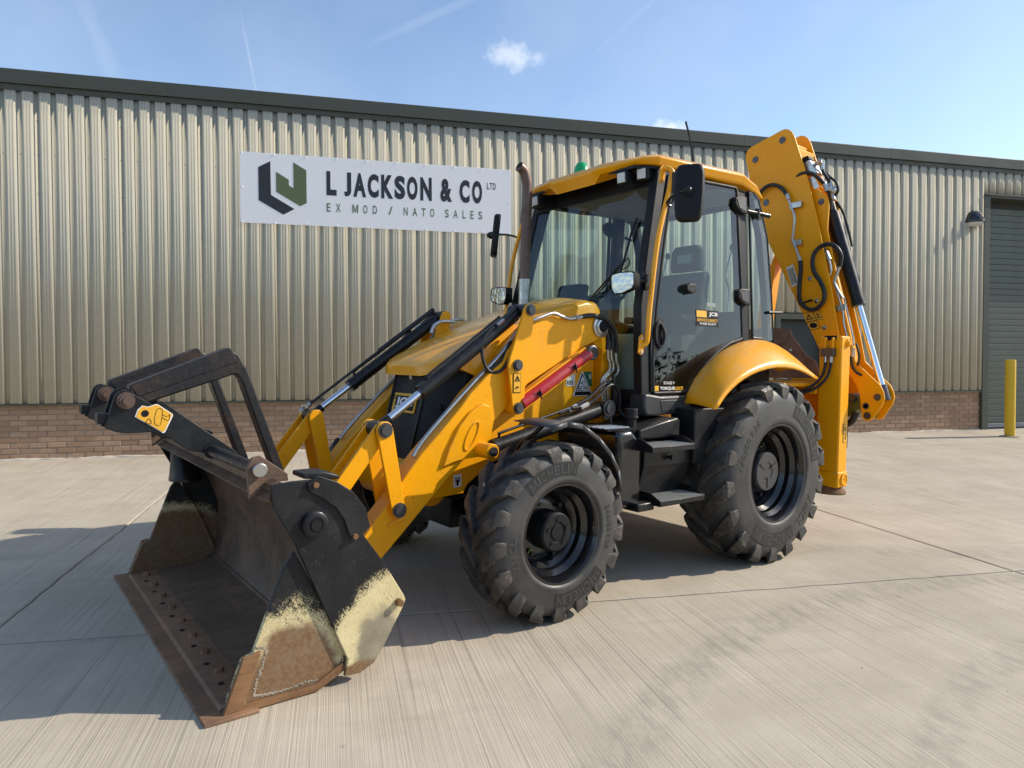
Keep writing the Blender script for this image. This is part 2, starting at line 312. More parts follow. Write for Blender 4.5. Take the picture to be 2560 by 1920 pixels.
# ------------------------------------------------------------------ mesh helpers
class MB:
    def __init__(self): self.v = []; self.f = []
    def add(self, vs, fs):
        o = len(self.v); self.v += [tuple(q) for q in vs]; self.f += [tuple(o+i for i in f) for f in fs]; return self
    def prism(self, poly, a, b, axis='y'):
        n = len(poly)
        def P(q, w): return {'y': (q[0], w, q[1]), 'x': (w, q[0], q[1]), 'z': (q[0], q[1], w)}[axis]
        vs = [P(q, a) for q in poly] + [P(q, b) for q in poly]
        fs = [tuple(range(n)), tuple(range(2*n-1, n-1, -1))] + [(i, (i+1) % n, n+(i+1) % n, n+i) for i in range(n)]
        return self.add(vs, fs)
    def box(self, x0, x1, y0, y1, z0, z1): return self.prism([(x0, z0), (x1, z0), (x1, z1), (x0, z1)], y0, y1)
    def ring_loft(self, rings, cap=True, closed=False):
        n = len(rings[0]); o = len(self.v)
        for r in rings: self.v += [tuple(q) for q in r]
        m = len(rings)
        for k in range(m if closed else m-1):
            a = o+k*n; b = o+((k+1) % m)*n
            for i in range(n): self.f.append((a+i, a+(i+1) % n, b+(i+1) % n, b+i))
        if cap and not closed:
            self.f.append(tuple(o+i for i in range(n))); self.f.append(tuple(o+(m-1)*n+i for i in range(n-1, -1, -1)))
        return self
    def cyl(self, p0, p1, r0, r1=None, n=20, cap=True):
        p0 = Vector(p0); p1 = Vector(p1); r1 = r0 if r1 is None else r1
        d = (p1-p0).normalized(); u = d.orthogonal().normalized(); w = d.cross(u)
        rg = [[p + r*(math.cos(6.283185*i/n)*u + math.sin(6.283185*i/n)*w) for i in range(n)] for p, r in ((p0, r0), (p1, r1))]
        return self.ring_loft(rg, cap)
    def lathe(self, prof, org, axis, n=32, closed=False):
        """prof: (distance along axis, radius)"""
        org = Vector(org); d = Vector(axis).normalized(); u = d.orthogonal().normalized(); w = d.cross(u)
        rg = [[org + d*h + r*(math.cos(6.283185*i/n)*u + math.sin(6.283185*i/n)*w) for i in range(n)] for h, r in prof]
        return self.ring_loft(rg, cap=not closed, closed=closed)
    def tube(self, pts, r, n=10, sub=6, smooth=True):
        P = [Vector(p) for p in pts]
        if smooth and len(P) > 2:
            Q = []
            for i in range(len(P)-1):
                p0 = P[max(i-1, 0)]; p1 = P[i]; p2 = P[i+1]; p3 = P[min(i+2, len(P)-1)]
                for k in range(sub):
                    t = k/sub
                    Q.append(0.5*((2*p1) + (-p0+p2)*t + (2*p0-5*p1+4*p2-p3)*t*t + (-p0+3*p1-3*p2+p3)*t*t*t))
            Q.append(P[-1]); P = Q
        rings = []; u = None
        for i, p in enumerate(P):
            d = (P[min(i+1, len(P)-1)] - P[max(i-1, 0)]).normalized()
            if u is None: u = d.orthogonal().normalized()
            u = (u - d*u.dot(d)).normalized(); w = d.cross(u)
            rings.append([p + r*(math.cos(6.283185*k/n)*u + math.sin(6.283185*k/n)*w) for k in range(n)])
        return self.ring_loft(rings)
    def sphere(self, c, r, n=16, m=8, sx=1, sy=1, sz=1):
        rg = []
        for j in range(1, m):
            a = math.pi*j/m
            rg.append([(c[0]+sx*r*math.sin(a)*math.cos(6.283185*i/n), c[1]+sy*r*math.sin(a)*math.sin(6.283185*i/n), c[2]+sz*r*math.cos(a)) for i in range(n)])
        return self.ring_loft(rg)
    def mirror(self):
        self.v = [(x, -y, z) for x, y, z in self.v]; return self
    def xform(self, m):
        self.v = [tuple(m @ Vector(q)) for q in self.v]; return self

def mesh_obj(name, me, parent=None, mw=None):
    o = bpy.data.objects.new(name, me); COL.objects.link(o)
    if parent is not None: o.parent = parent
    if mw is not None: o.matrix_local = mw
    return o
def build(name, mb, mat, parent=None, bevel=0.0, seg=2, sharp=38, solid=0.0, sub=0):
    me = bpy.data.meshes.new(name); me.from_pydata(mb.v, [], mb.f)
    bm = bmesh.new(); bm.from_mesh(me); bmesh.ops.recalc_face_normals(bm, faces=bm.faces); bm.to_mesh(me); bm.free()
    me.materials.append(MATS[mat])
    for p in me.polygons: p.use_smooth = True
    me.set_sharp_from_angle(angle=R(sharp))
    o = mesh_obj(name, me, parent)
    if sub: s = o.modifiers.new('sub', 'SUBSURF'); s.levels = sub; s.render_levels = sub
    if solid: s = o.modifiers.new('solid', 'SOLIDIFY'); s.thickness = solid; s.offset = 0
    if bevel:
        b = o.modifiers.new('bevel', 'BEVEL'); b.width = bevel; b.segments = seg; b.limit_method = 'ANGLE'; b.angle_limit = R(35); b.harden_normals = False
    return o
def empty(name, mw=None, parent=None):
    o = bpy.data.objects.new(name, None); COL.objects.link(o); o.empty_display_size = 0.3
    if parent: o.parent = parent
    if mw is not None: o.matrix_local = mw
    return o
def tag(o, label=None, cat=None, group=None, kind=None):
    for k, v in (('label', label), ('category', cat), ('group', group), ('kind', kind)):
        if v: o[k] = v
    return o
_tc = {}
def text_verts(s, size=1.0, bold=0.0, ext=0.0):
    """mesh data (verts, faces) of a line of lettering, origin at left of baseline"""
    key = (s, size, bold, ext)
    if key in _tc: return _tc[key]
    c = bpy.data.curves.new('t', 'FONT'); c.body = s; c.size = size; c.offset = bold*size; c.extrude = ext; c.resolution_u = 4
    o = bpy.data.objects.new('t', c); COL.objects.link(o)
    dg = bpy.context.evaluated_depsgraph_get(); me = bpy.data.meshes.new_from_object(o.evaluated_get(dg))
    r = ([tuple(v.co) for v in me.vertices], [tuple(p.vertices) for p in me.polygons])
    bpy.data.objects.remove(o); bpy.data.curves.remove(c); bpy.data.meshes.remove(me)
    _tc[key] = r; return r
def text_fit(mb, s, org, ex, ey, x0, x1, y0, y1, bold=0.02, ext=0.0):
    """lettering stretched into the box x0..x1, y0..y1 of the plane org + x*ex + y*ey"""
    if s == 'M': vs, fs = [(0, 0, 0), (0.2, 0, 0), (0.2, 0.66, 0), (0.43, 0.08, 0), (0.57, 0.08, 0), (0.8, 0.66, 0), (0.8, 0, 0), (1, 0, 0), (1, 1, 0), (0.79, 1, 0), (0.5, 0.30, 0), (0.21, 1, 0), (0, 1, 0)], [(0, 1, 2, 11, 12), (2, 3, 10, 11), (3, 4, 10), (4, 5, 9, 10), (5, 6, 7, 8, 9)]
    else: vs, fs = text_verts(s, 1.0, bold, ext)
    ax = min(v[0] for v in vs); bx = max(v[0] for v in vs); ay = min(v[1] for v in vs); by = max(v[1] for v in vs)
    org, ex, ey = Vector(org), Vector(ex), Vector(ey); nz = ex.cross(ey).normalized()
    out = [org + ex*(x0+(v[0]-ax)/(bx-ax)*(x1-x0)) + ey*(y0+(v[1]-ay)/(by-ay)*(y1-y0)) + nz*v[2] for v in vs]
    return mb.add(out, fs)

# ------------------------------------------------------------------ the yard
WD = Vector((0.91808, -0.39590, 0.01972)).normalized(); WU = Vector((-0.01249, 0.02145, 0.99969)).normalized()
WN = WD.cross(WU).normalized(); WU = WN.cross(WD); WO = Vector((-2.418, 7.712, 0.0))
BM = Matrix((WD, -WN, WU)).transposed().to_4x4(); BM.translation = WO          # building frame: along the wall, into it, up
def st_xy(s, t):
    return (WO.x + s*WD.x + t*WN.x, WO.y + s*WD.y + t*WN.y)
def sstep(u): u = max(0.0, min(1.0, u)); return u*u*(3-2*u)
def gz_st(s, t):
    T = 3.3 + 5.7*sstep((s-8.0)/6.0)
    return 0.01972*s*(1-sstep(max(t, 0.0)/T))
def gz(x, y):
    dx = x-WO.x; dy = y-WO.y
    return gz_st(dx*WD.x+dy*WD.y, dx*WN.x+dy*WN.y)

def ground():
    mb = MB(); S = [-400, -120] + [-36+2.0*i for i in range(37)] + [120, 400]; Tt = [-300, -40, -2] + [0.5*i for i in range(0, 60)] + [60, 200, 500]
    for s in S:
        for t in Tt:
            x, y = st_xy(s, t); z = gz_st(max(-30, min(34, s)), t) - 0.016; mb.v.append((x, y, z))
    n = len(Tt)
    for i in range(len(S)-1):
        for j in range(n-1): mb.f.append((i*n+j, (i+1)*n+j, (i+1)*n+j+1, i*n+j+1))
    g = tag(build('ground', mb, 'joint_filler'), kind='structure')
    sj = [2.70+6.72*k for k in range(-4, 5)]; tj = [0.03, 1.04, 6.88, 12.75, 18.6, 24.5]
    for a, b in zip(sj, sj[1:]):
        for c, d in zip(tj, tj[1:]):
            m2 = MB(); gp = 0.006; e = 0.014
            def axis(lo, hi, step):
                k = max(2, int((hi-lo)/step)); return [lo+gp, lo+gp+0.002, lo+gp+e] + [lo+(hi-lo)*q/k for q in range(1, k)] + [hi-gp-e, hi-gp-0.002, hi-gp]
            SA, TA = axis(a, b, 0.16), axis(c, d, 0.16)
            for i, s in enumerate(SA):
                for j, t in enumerate(TA):
                    ei = min(i, len(SA)-1-i); ej = min(j, len(TA)-1-j); k = min(ei, ej)
                    wob = (0.006*math.sin(s*9.1+t*3.3)+0.008*math.sin(s*23.7+t*17.1)+0.006*math.sin(s*51+t*37))*(1 if k < 2 else 0.5 if k == 2 else 0)
                    x, y = st_xy(s+(wob if ej > 2 else 0)*0.5, t+(wob if ei > 2 else 0)*0.5)
                    m2.v.append((x, y, gz_st(s, t) - (0.022, 0.004, 0.0)[min(k, 2)]))
            n2 = len(TA)
            for i in range(len(SA)-1):
                for j in range(n2-1): m2.f.append((i*n2+j, (i+1)*n2+j, (i+1)*n2+j+1, i*n2+j+1))
            build('concrete_slab', m2, 'brushed_concrete', g, sharp=8)
ground()

paint('door_dark', (0.026, 0.031, 0.026), 0.5, dirt=0.2, dirtcol=(0.05, 0.05, 0.045))
paint('slurry', (0.50, 0.46, 0.38), 0.9, dirt=0.5, dirtcol=(0.33, 0.31, 0.24), scale=9)
paint('leaf_green', (0.045, 0.062, 0.025), 0.7, dirt=0.3, dirtcol=(0.05, 0.045, 0.02), scale=0.2)
# ------------------------------------------------------------------ the warehouse
def warehouse():
    w = empty('warehouse', BM); tag(w, 'long warehouse clad in pale beige ribbed metal over a low brown brick base', 'building')
    S0, S1, H0, HB, H1, HT = -4.0, 24.0, 0.0, 0.775, 5.09, 5.345
    DOOR = (12.28, 13.32, 2.12); SHUT = (16.99, 21.6, 4.56)
    # solid wall behind the cladding with the openings left out
    c = MB()
    for a, b, z0, z1 in ((S0, DOOR[0], HB, 5.2), (DOOR[0], DOOR[1], DOOR[2]+0.02, 5.2), (DOOR[1], SHUT[0], HB, 5.2), (SHUT[0], SHUT[1], SHUT[2]+0.06, 5.2), (SHUT[1], S1, HB, 5.2)):
        c.box(a, b, 0.06, 0.30, z0, z1)
    build('wall', c, 'dark_steel', w)
    r = MB(); r.prism([(0.05, 5.30), (9.0, 6.3), (18.0, 5.30), (18.0, 5.2), (9.0, 6.2), (0.05, 5.2)], S0, S1, axis='x'); build('roof', r, 'trim_green', w)
    e = MB(); e.box(S0, S0+0.2, 0.31, 18, -0.2, 5.19); e.box(S1-0.2, S1, 0.31, 18, -0.2, 5.19); e.box(S0+0.2, S1-0.2, 17.8, 18, -0.2, 5.19); build('end_wall', e, 'dark_steel', w)
    # brick base
    plinths = []
    for a, b in ((S0, DOOR[0]-0.004), (DOOR[1]+0.004, SHUT[0]-0.12), (SHUT[1]+0.12, S1)):
        pl = MB(); pl.box(a, b, 0.008, 0.30, -0.3, HB-0.012); plinths.append(build('brick_base', pl, 'mortar', w))
    plinth = plinths[0]
    BL, BH, CP, HP = 0.221, 0.0665, 0.232, 0.0775
    bm_ = MB(); bm_.box(-BL/2, BL/2, 0, 0.06, -BH/2, BH/2)
    me = bpy.data.meshes.new('brick'); me.from_pydata(bm_.v, [], bm_.f)
    b2 = bmesh.new(); b2.from_mesh(me); bmesh.ops.recalc_face_normals(b2, faces=b2.faces)
    bmesh.ops.bevel(b2, geom=[q for q in b2.edges if all(v.co.y < 0.01 for v in q.verts)], offset=0.004, segments=1, affect='EDGES'); b2.to_mesh(me); b2.free()
    me.materials.append(MATS['buff_brick'])
    rest = MB(); nind = 0
    todo = []
    for k in range(-1, 10):
        z = 0.005 + HP*(k+0.5)
        for a, b in ((S0, DOOR[0]-0.01), (DOOR[1]+0.01, SHUT[0]-0.125)):
            off = 0.5*CP*(k % 2); i0 = int((a-off)/CP)-2
            for i in range(i0, int((b-off)/CP)+3):
                x0 = off+i*CP - BL/2; x1 = x0+BL; cut = x0 < a or x1 > b
                x0 = max(x0, a); x1 = min(x1, b)
                if x1-x0 < 0.04: continue
                todo.append((0.5*(x0+x1), z, x1-x0, cut, k))
    vis = sorted([q for q in todo if not q[3] and q[4] >= 0 and -0.25 < q[0] < 7.5], key=lambda q: q[0])[:298]
    viss = set((q[0], q[1]) for q in vis)
    for x, z, wd, cut, k in todo:
        jy = random.uniform(-0.0022, 0.0022); jx = random.uniform(-0.002, 0.002)
        if (x, z) in viss:
            o = bpy.data.objects.new('brick', me); COL.objects.link(o); o.parent = plinth; o.location = (x+jx, jy, z+random.uniform(-0.0012, 0.0012))
        else: rest.box(x-wd/2, x+wd/2, jy, 0.06, z-BH/2, z+BH/2)
    tag(build('bricks', rest, 'buff_brick', plinth), kind='stuff')
    # rough strip of slurry left where the yard meets the bricks
    for a, b in ((S0, DOOR[0]-0.12), (DOOR[1]+0.12, SHUT[0]-0.10)):
        fm = MB(); n_ = int((b-a)/0.06); rg = []
        for q in range(n_+1):
            s_ = a+(b-a)*q/n_; wv = 0.030+0.014*math.sin(s_*7.1)+0.010*math.sin(s_*19.3+1)+random.uniform(-0.008, 0.008); hv = 0.020+0.008*math.sin(s_*5.3)+random.uniform(-0.005, 0.005)
            rg.append([(s_, 0.012, -0.05), (s_, -wv, -0.05), (s_, -wv, 0.004), (s_, -wv*0.5, hv*0.7), (s_, 0.002, hv), (s_, 0.012, hv)])
        build('mortar_fillet', fm.ring_loft(rg), 'slurry', plinth, sharp=70)
    # cladding sheets, each 5 ribs wide
    PIT = 0.208; EDGE = 0.325; YT, YC = -0.012, -0.046
    prof = [(0.0, YT), (0.029, YT), (0.037, YC)]
    for q in (0.064, 0.101, 0.138): prof += [(q-0.006, YC), (q-0.003, YC-0.0018), (q+0.003, YC-0.0018), (q+0.006, YC)]
    prof += [(0.171, YC), (0.179, YT), (0.208, YT)]
    def sheet(a, b, z0, z1):
        pts = []; i = int(math.floor((a-EDGE)/PIT)); 
        while EDGE+i*PIT < b:
            for px, py in prof[:-1]:
                s = EDGE+i*PIT+px
                if a-1e-6 <= s <= b+1e-6: pts.append((s, py))
            i += 1
        if pts[-1][0] < b-0.002: pts.append((b, pts[-1][1]))
        if pts[0][0] > a+0.002: pts.insert(0, (a, pts[0][1]))
        m = MB(); n = len(pts)
        m.v = [(s, y, z0) for s, y in pts] + [(s, y, z1) for s, y in pts]; m.f = [(q, q+1, n+q+1, n+q) for q in range(n-1)]
        o = build('cladding_sheet', m, 'cladding_goosewing', w, sharp=25)
        sol = o.modifiers.new('solid', 'SOLIDIFY'); sol.thickness = 0.0012; sol.offset = 1
        return o
    cuts = [S0+0.02] + [EDGE+PIT+1.04*k for k in range(-4, 24)]; cuts = [q for q in cuts if q < S1] + [S1-0.02]
    for a, b in zip(cuts, cuts[1:]):
        if b-a < 0.05: continue
        segs = []
        for lo, hi, z0 in ((S0, DOOR[0]-0.10, HB+0.006), (DOOR[0]-0.10, DOOR[1]+0.10, DOOR[2]+0.12), (DOOR[1]+0.10, SHUT[0]-0.145, HB+0.006), (SHUT[0]-0.145, SHUT[1]+0.145, SHUT[2]+0.075), (SHUT[1]+0.145, S1, HB+0.006)):
            x0, x1 = max(a, lo), min(b, hi)
            if x1-x0 > 0.03: sheet(x0+0.0006, x1-0.0006, z0, H1)
    # fixing screws in the troughs
    sc = MB()
    def screw(s, z): sc.cyl((s, YT+0.001, z), (s, YT-0.008, z), 0.011, 0.008, n=8)
    k = -16
    while EDGE+k*PIT < S1-0.1:
        s = EDGE+k*PIT
        rows = []
        if (k-1) % 5 == 0: rows = [4.68, 4.216, 3.69, 3.163, 2.62, 2.10, 1.60, 1.12]
        elif (k-1) % 5 in (1, 3, 4): rows = [4.216]+([2.62] if (k-1) % 5 == 3 else [])
        rows.append(0.86)
        if not (DOOR[0]-0.12 < s < DOOR[1]+0.12 or SHUT[0]-0.2 < s < SHUT[1]+0.2):
            for z in rows: screw(s, z)
        k += 1
    tag(build('fixing_screws', sc, 'zinc', w), kind='stuff')
    # trims: eaves flashing in lengths, drip strip over the bricks
    a = S0
    while a < S1-0.01:
        b = min(a+3.1, S1)
        f = MB(); f.prism([(0.05, 5.20), (-0.088, 5.148), (-0.092, 5.152), (-0.094, HT-0.01), (-0.086, HT), (0.09, HT+0.015), (0.09, 5.23)], a+0.0015, b-0.0015, axis='x')
        fl = build('eaves_flashing', f, 'trim_green', w, bevel=0.003)
        g = MB(); g.prism([(-0.052, 5.070), (-0.056, 5.070), (-0.060, 5.150), (-0.03, 5.165), (-0.03, 5.09)], a, b, axis='x'); build('lower_lip', g, 'trim_green', fl)
        a = b
    a = S0
    d = MB()
    for a, b in ((S0, DOOR[0]-0.1), (DOOR[1]+0.1, SHUT[0]-0.11)):
        d.prism([(0.05, HB+0.016), (-0.058, HB-0.006), (-0.060, HB-0.026), (-0.056, HB-0.026), (-0.050, HB-0.012), (0.05, HB+0.004)], a, b, axis='x')
    build('drip_strip', d, 'trim_green', w)
    # personnel door
    f = MB(); x0, x1, h = DOOR
    f.box(x0-0.10, x0, -0.062, 0.2, -0.02, h+0.10); f.box(x1, x1+0.10, -0.062, 0.2, -0.02, h+0.10); f.box(x0, x1, -0.062, 0.2, h, h+0.10)
    fr = build('door_frame', f, 'trim_green', w, bevel=0.003)
    f = MB(); f.box(x0+0.004, x1-0.004, 0.11, 0.16, 0.0, h-0.004); dl = build('door_leaf', f, 'door_dark', w, bevel=0.003)
    f = MB(); f.cyl((x0+0.09, 0.11, 1.05), (x0+0.09, 0.05, 1.05), 0.012); f.box(x0+0.08, x0+0.22, 0.04, 0.055, 1.038, 1.062); build('door_handle', f, 'zinc', dl)
    # roller shutter
    x0, x1, h = SHUT
    f = MB(); f.box(x0-0.145, x0, -0.066, 0.25, -0.02, h+0.06); f.box(x1, x1+0.145, -0.066, 0.25, -0.02, h+0.06); f.box(x0, x1, -0.063, 0.25, h+0.003, h+0.06)
    f.box(x0-0.16, x1+0.16, -0.10, -0.068, h+0.045, h+0.075)
    build('shutter_frame', f, 'trim_green', w, bevel=0.003)
    f = MB(); f.box(x0+0.003, x1-0.003, 0.27, 0.9, 4.33, h-0.01); f.box(x0, x1, 0.45, 0.5, 0, 4.33); build('shutter_housing', f, 'dark_steel', w)
    rd = empty('roller_shutter', parent=w)
    sm = MB(); HS = 0.1235; sm.prism([(0.20, 0.0), (0.184, 0.0015), (0.18, 0.006), (0.1785, HS*0.5), (0.18, HS-0.008), (0.184, HS-0.0045), (0.20, HS-0.003), (0.215, HS-0.003), (0.215, 0)], x0+0.003, x1-0.003, axis='x')
    first = build('slat', sm, 'shutter_green', rd, sharp=30)
    first.location = (0, 0, 0.10)
    for i in range(1, 35):
        o = bpy.data.objects.new('slat', first.data); COL.objects.link(o); o.parent = rd; o.location = (0, 0.0, 0.10+HS*i)
    f = MB(); f.box(x0+0.003, x1-0.003, 0.175, 0.225, 0.006, 0.096); build('bottom_seal', f, 'rubber_seal', rd, bevel=0.008)
    return w
warehouse()

def sign():
    m = BM @ Matrix.Translation((3.155, -0.052, 3.41))
    s = empty('company_sign', m); tag(s, 'white company sign board with black and green lettering screwed to the ribbed wall', 'sign')
    Wd, Hh = 4.116, 1.042
    b = MB(); b.box(0, Wd, -0.006, 0, 0, Hh); build('board', b, 'sign_white', s, bevel=0.001)
    o = (0, -0.0075, 0); ex = (1, 0, 0); ey = (0, 0, 1)
    dx, dz = -3.155, -3.41
    def poly(name, pts, mat):
        q = MB(); q.prism([(x+dx, z+dz+0.004) for x, z in pts], -0.0080, -0.0062); build(name, q, mat, s)
    poly('logo_left', [(3.411, 4.233), (3.582, 4.331), (3.586, 3.833), (3.918, 3.642), (3.759, 3.549), (3.412, 3.746)], 'sign_ink')
    poly('logo_right', [(3.660, 4.182), (3.841, 4.073), (3.843, 3.988), (3.907, 3.951), (3.906, 4.336), (4.093, 4.230), (4.095, 3.739), (4.0, 3.687), (3.660, 3.884)], 'sign_green')
    z0, z1 = 3.879+dz, 4.243+dz
    def letter(ch, a, bb, z0, z1, bold, mat):
        t = MB(); text_fit(t, ch, o, ex, ey, a+dx, bb+dx, z0, z1, bold=bold); build('letter', t, mat, s)
    for ch, a, bb in (('L', 4.383, 4.533), ('J', 4.643, 4.750), ('A', 4.779, 4.971), ('C', 4.995, 5.163), ('K', 5.199, 5.383), ('S', 5.403, 5.568), ('O', 5.594, 5.761), ('N', 5.802, 5.983), ('&', 6.116, 6.304), ('C', 6.423, 6.588), ('O', 6.626, 6.790)):
        letter(ch, a, bb, z0, z1, 0.052, 'sign_ink')
    for ch, a, bb in (('L', 6.870, 6.908), ('T', 6.915, 6.958), ('D', 6.968, 7.016)): letter(ch, a, bb, 4.117+dz, 4.223+dz, 0.018, 'sign_ink')
    z0, z1 = 3.632+dz, 3.760+dz
    xs = {}
    chars = [('E', 4.384, 4.440), ('X', 4.520, 4.590), ('M', 4.765, 4.850), ('O', 4.925, 4.990), ('D', 5.070, 5.135), ('/', 5.309, 5.372), ('N', 5.541, 5.605), ('A', 5.680, 5.752), ('T', 5.820, 5.885), ('O', 5.955, 6.020), ('S', 6.190, 6.250), ('A', 6.325, 6.395), ('L', 6.470, 6.520), ('E', 6.598, 6.650), ('S', 6.728, 6.790)]
    for ch, a, bb in chars: letter(ch, a, bb, z0, z1, 0.004 if ch == 'M' else 0.014, 'sign_green')
    for (x, z) in [(0.03+i*(Wd-0.06)/9, Hh-0.02) for i in range(10)] + [(0.03+i*(Wd-0.06)/9, 0.02) for i in range(10)] + [(0.03, Hh/2), (Wd-0.03, Hh/2)]:
        q = MB(); q.sphere((x, -0.007, z), 0.013, 8, 6, sy=0.8); build('screw_cap', q, 'sign_white', s)
sign()

def wall_lamp():
    l = empty('wall_lamp', BM @ Matrix.Translation((16.585, -0.048, 4.02)) @ Matrix.Scale(0.80, 4)); tag(l, 'black half-dome floodlight on the ribbed wall beside the green roller shutter', 'lamp')
    def dome(scale, zz, prof, yoff=0.0):
        rings = []
        for (z, w, d) in prof:
            rings.append([(w*math.cos(a)*scale, -yoff-d*math.sin(a)*scale, z) for a in [math.pi*i/14 for i in range(15)]] + [(-w*0.6*scale, 0.0, z), (w*0.6*scale, 0.0, z)])
        return MB().ring_loft(rings)
    build('housing', dome(1, 0, [(0.03, 0.235, 0.25), (0.05, 0.238, 0.265), (0.12, 0.222, 0.24), (0.22, 0.18, 0.18), (0.29, 0.13, 0.115), (0.33, 0.07, 0.05), (0.338, 0.03, 0.02)]), 'black_gloss', l, sharp=50)
    build('lens', dome(1, 0, [(-0.055, 0.10, 0.09), (-0.035, 0.17, 0.17), (0.0, 0.205, 0.22), (0.028, 0.215, 0.23)]), 'lens_frost', l, sharp=60)
    v = MB(); rings = []
    for (z, w, d) in [(0.075, 0.05, 0.257), (0.11, 0.11, 0.246), (0.20, 0.115, 0.20), (0.27, 0.09, 0.14), (0.312, 0.05, 0.085)]:
        rings.append([(w*math.sin(a)*1.0+0.03, -d*math.cos(a*0.9)-0.006, z) for a in [-1.3+2.6*i/8 for i in range(9)]])
    for k in range(len(rings)-1):
        o = len(v.v); v.v += rings[k]+rings[k+1]; v.f += [(o+i, o+i+1, o+9+i+1, o+9+i) for i in range(8)]
    bm_ = build('cover_panel', v, 'grey_plastic', l, solid=0.006, sharp=60)
    q = MB(); q.sphere((-0.02, -0.12, -0.065), 0.022, 10, 6); build('sensor', q, 'sticker_white', l)
wall_lamp()

def bollard():
    x, y = st_xy(16.36, 1.05); z = gz(x, y)
    b = empty('bollard', Matrix.Translation((x, y, z))); tag(b, 'yellow painted steel bollard standing in front of the green roller shutter', 'bollard')
    m = MB(); m.lathe([(-0.05, 0.083), (1.375, 0.083), (1.39, 0.080), (1.396, 0.06), (1.397, 0.004)], (0, 0, 0), WU, 28); build('post', m, 'bollard_yellow', b, sharp=40)
    m = MB(); m.lathe([(-0.02, 0.16), (0.012, 0.155), (0.018, 0.0845), (-0.02, 0.0845)], (0, 0, 0), (0, 0, 1), 28, closed=True); build('base_collar', m, 'mortar', b)
bollard()

def tree_line():
    """a far belt of trees across the yard, behind the viewer; it shows in the cab glass"""
    m = MB(); rnd = random.Random(3)
    for i in range(230):
        a = R(150+rnd.uniform(0, 215)); r = rnd.uniform(58, 84); x, y = r*math.cos(a), r*math.sin(a)
        if (x-WO.x)*WN.x+(y-WO.y)*WN.y < 22: continue
        h = rnd.uniform(5.5, 10.5); w = rnd.uniform(2.2, 4.0); o = len(m.v)
        for k in range(220):
            u, v = rnd.uniform(0, 6.283), rnd.uniform(-1, 1); rr = rnd.random()**0.4; c = (x+w*rr*math.cos(u)*math.sqrt(1-v*v), y+w*rr*math.sin(u)*math.sqrt(1-v*v), h*0.55+h*0.45*rr*v)
            p = [Vector((rnd.uniform(-1, 1), rnd.uniform(-1, 1), rnd.uniform(-1, 1)))*0.6 for _ in range(3)]
            m.add([Vector(c)+q for q in p], [(0, 1, 2)])
        m.cyl((x, y, -0.3), (x, y, h*0.6), 0.22, 0.1, 6)
    tag(build('tree_line', m, 'leaf_green'), kind='stuff')
tree_line()

def pebbles():
    rnd = random.Random(11); m = MB()
    for i in range(90):
        s, t = rnd.uniform(0, 14), rnd.uniform(1.5, 9.5); x, y = st_xy(s, t); r = rnd.choice((0.0015, 0.002, 0.003, 0.0045))
        m.sphere((x, y, gz(x, y)+r*0.3), r, 6, 4, sx=rnd.uniform(0.7, 1.5), sy=rnd.uniform(0.7, 1.5), sz=0.6)
    tag(build('loose_grit', m, 'dark_steel'), kind='stuff')
pebbles()

# ------------------------------------------------------------------ the backhoe loader: front half
BH = empty('backhoe_loader', Matrix.Translation((0, 0, 0)))
tag(BH, 'yellow and black backhoe loader with lowered front bucket and folded rear digging arm', 'digger')
def both(name, fn, mat, parent=None, **k):
    """near (machine's left) part and its mirror on the far side"""
    a = build(name, fn(), mat, parent[0] if isinstance(parent, tuple) else (parent or BH), **k)
    b = build(name, fn().mirror(), mat, parent[1] if isinstance(parent, tuple) else (parent or BH), **k)
    return a, b
def pin(x, z, y, r=0.032, L=0.02):
    def f():
        m = MB(); m.cyl((x, y+0.006, z), (x, y-L*0.45, z), r*1.35, r*1.35, 18); m.cyl((x, y-L*0.4, z), (x, y-L, z), r, r*0.94, 18); return m
    return f

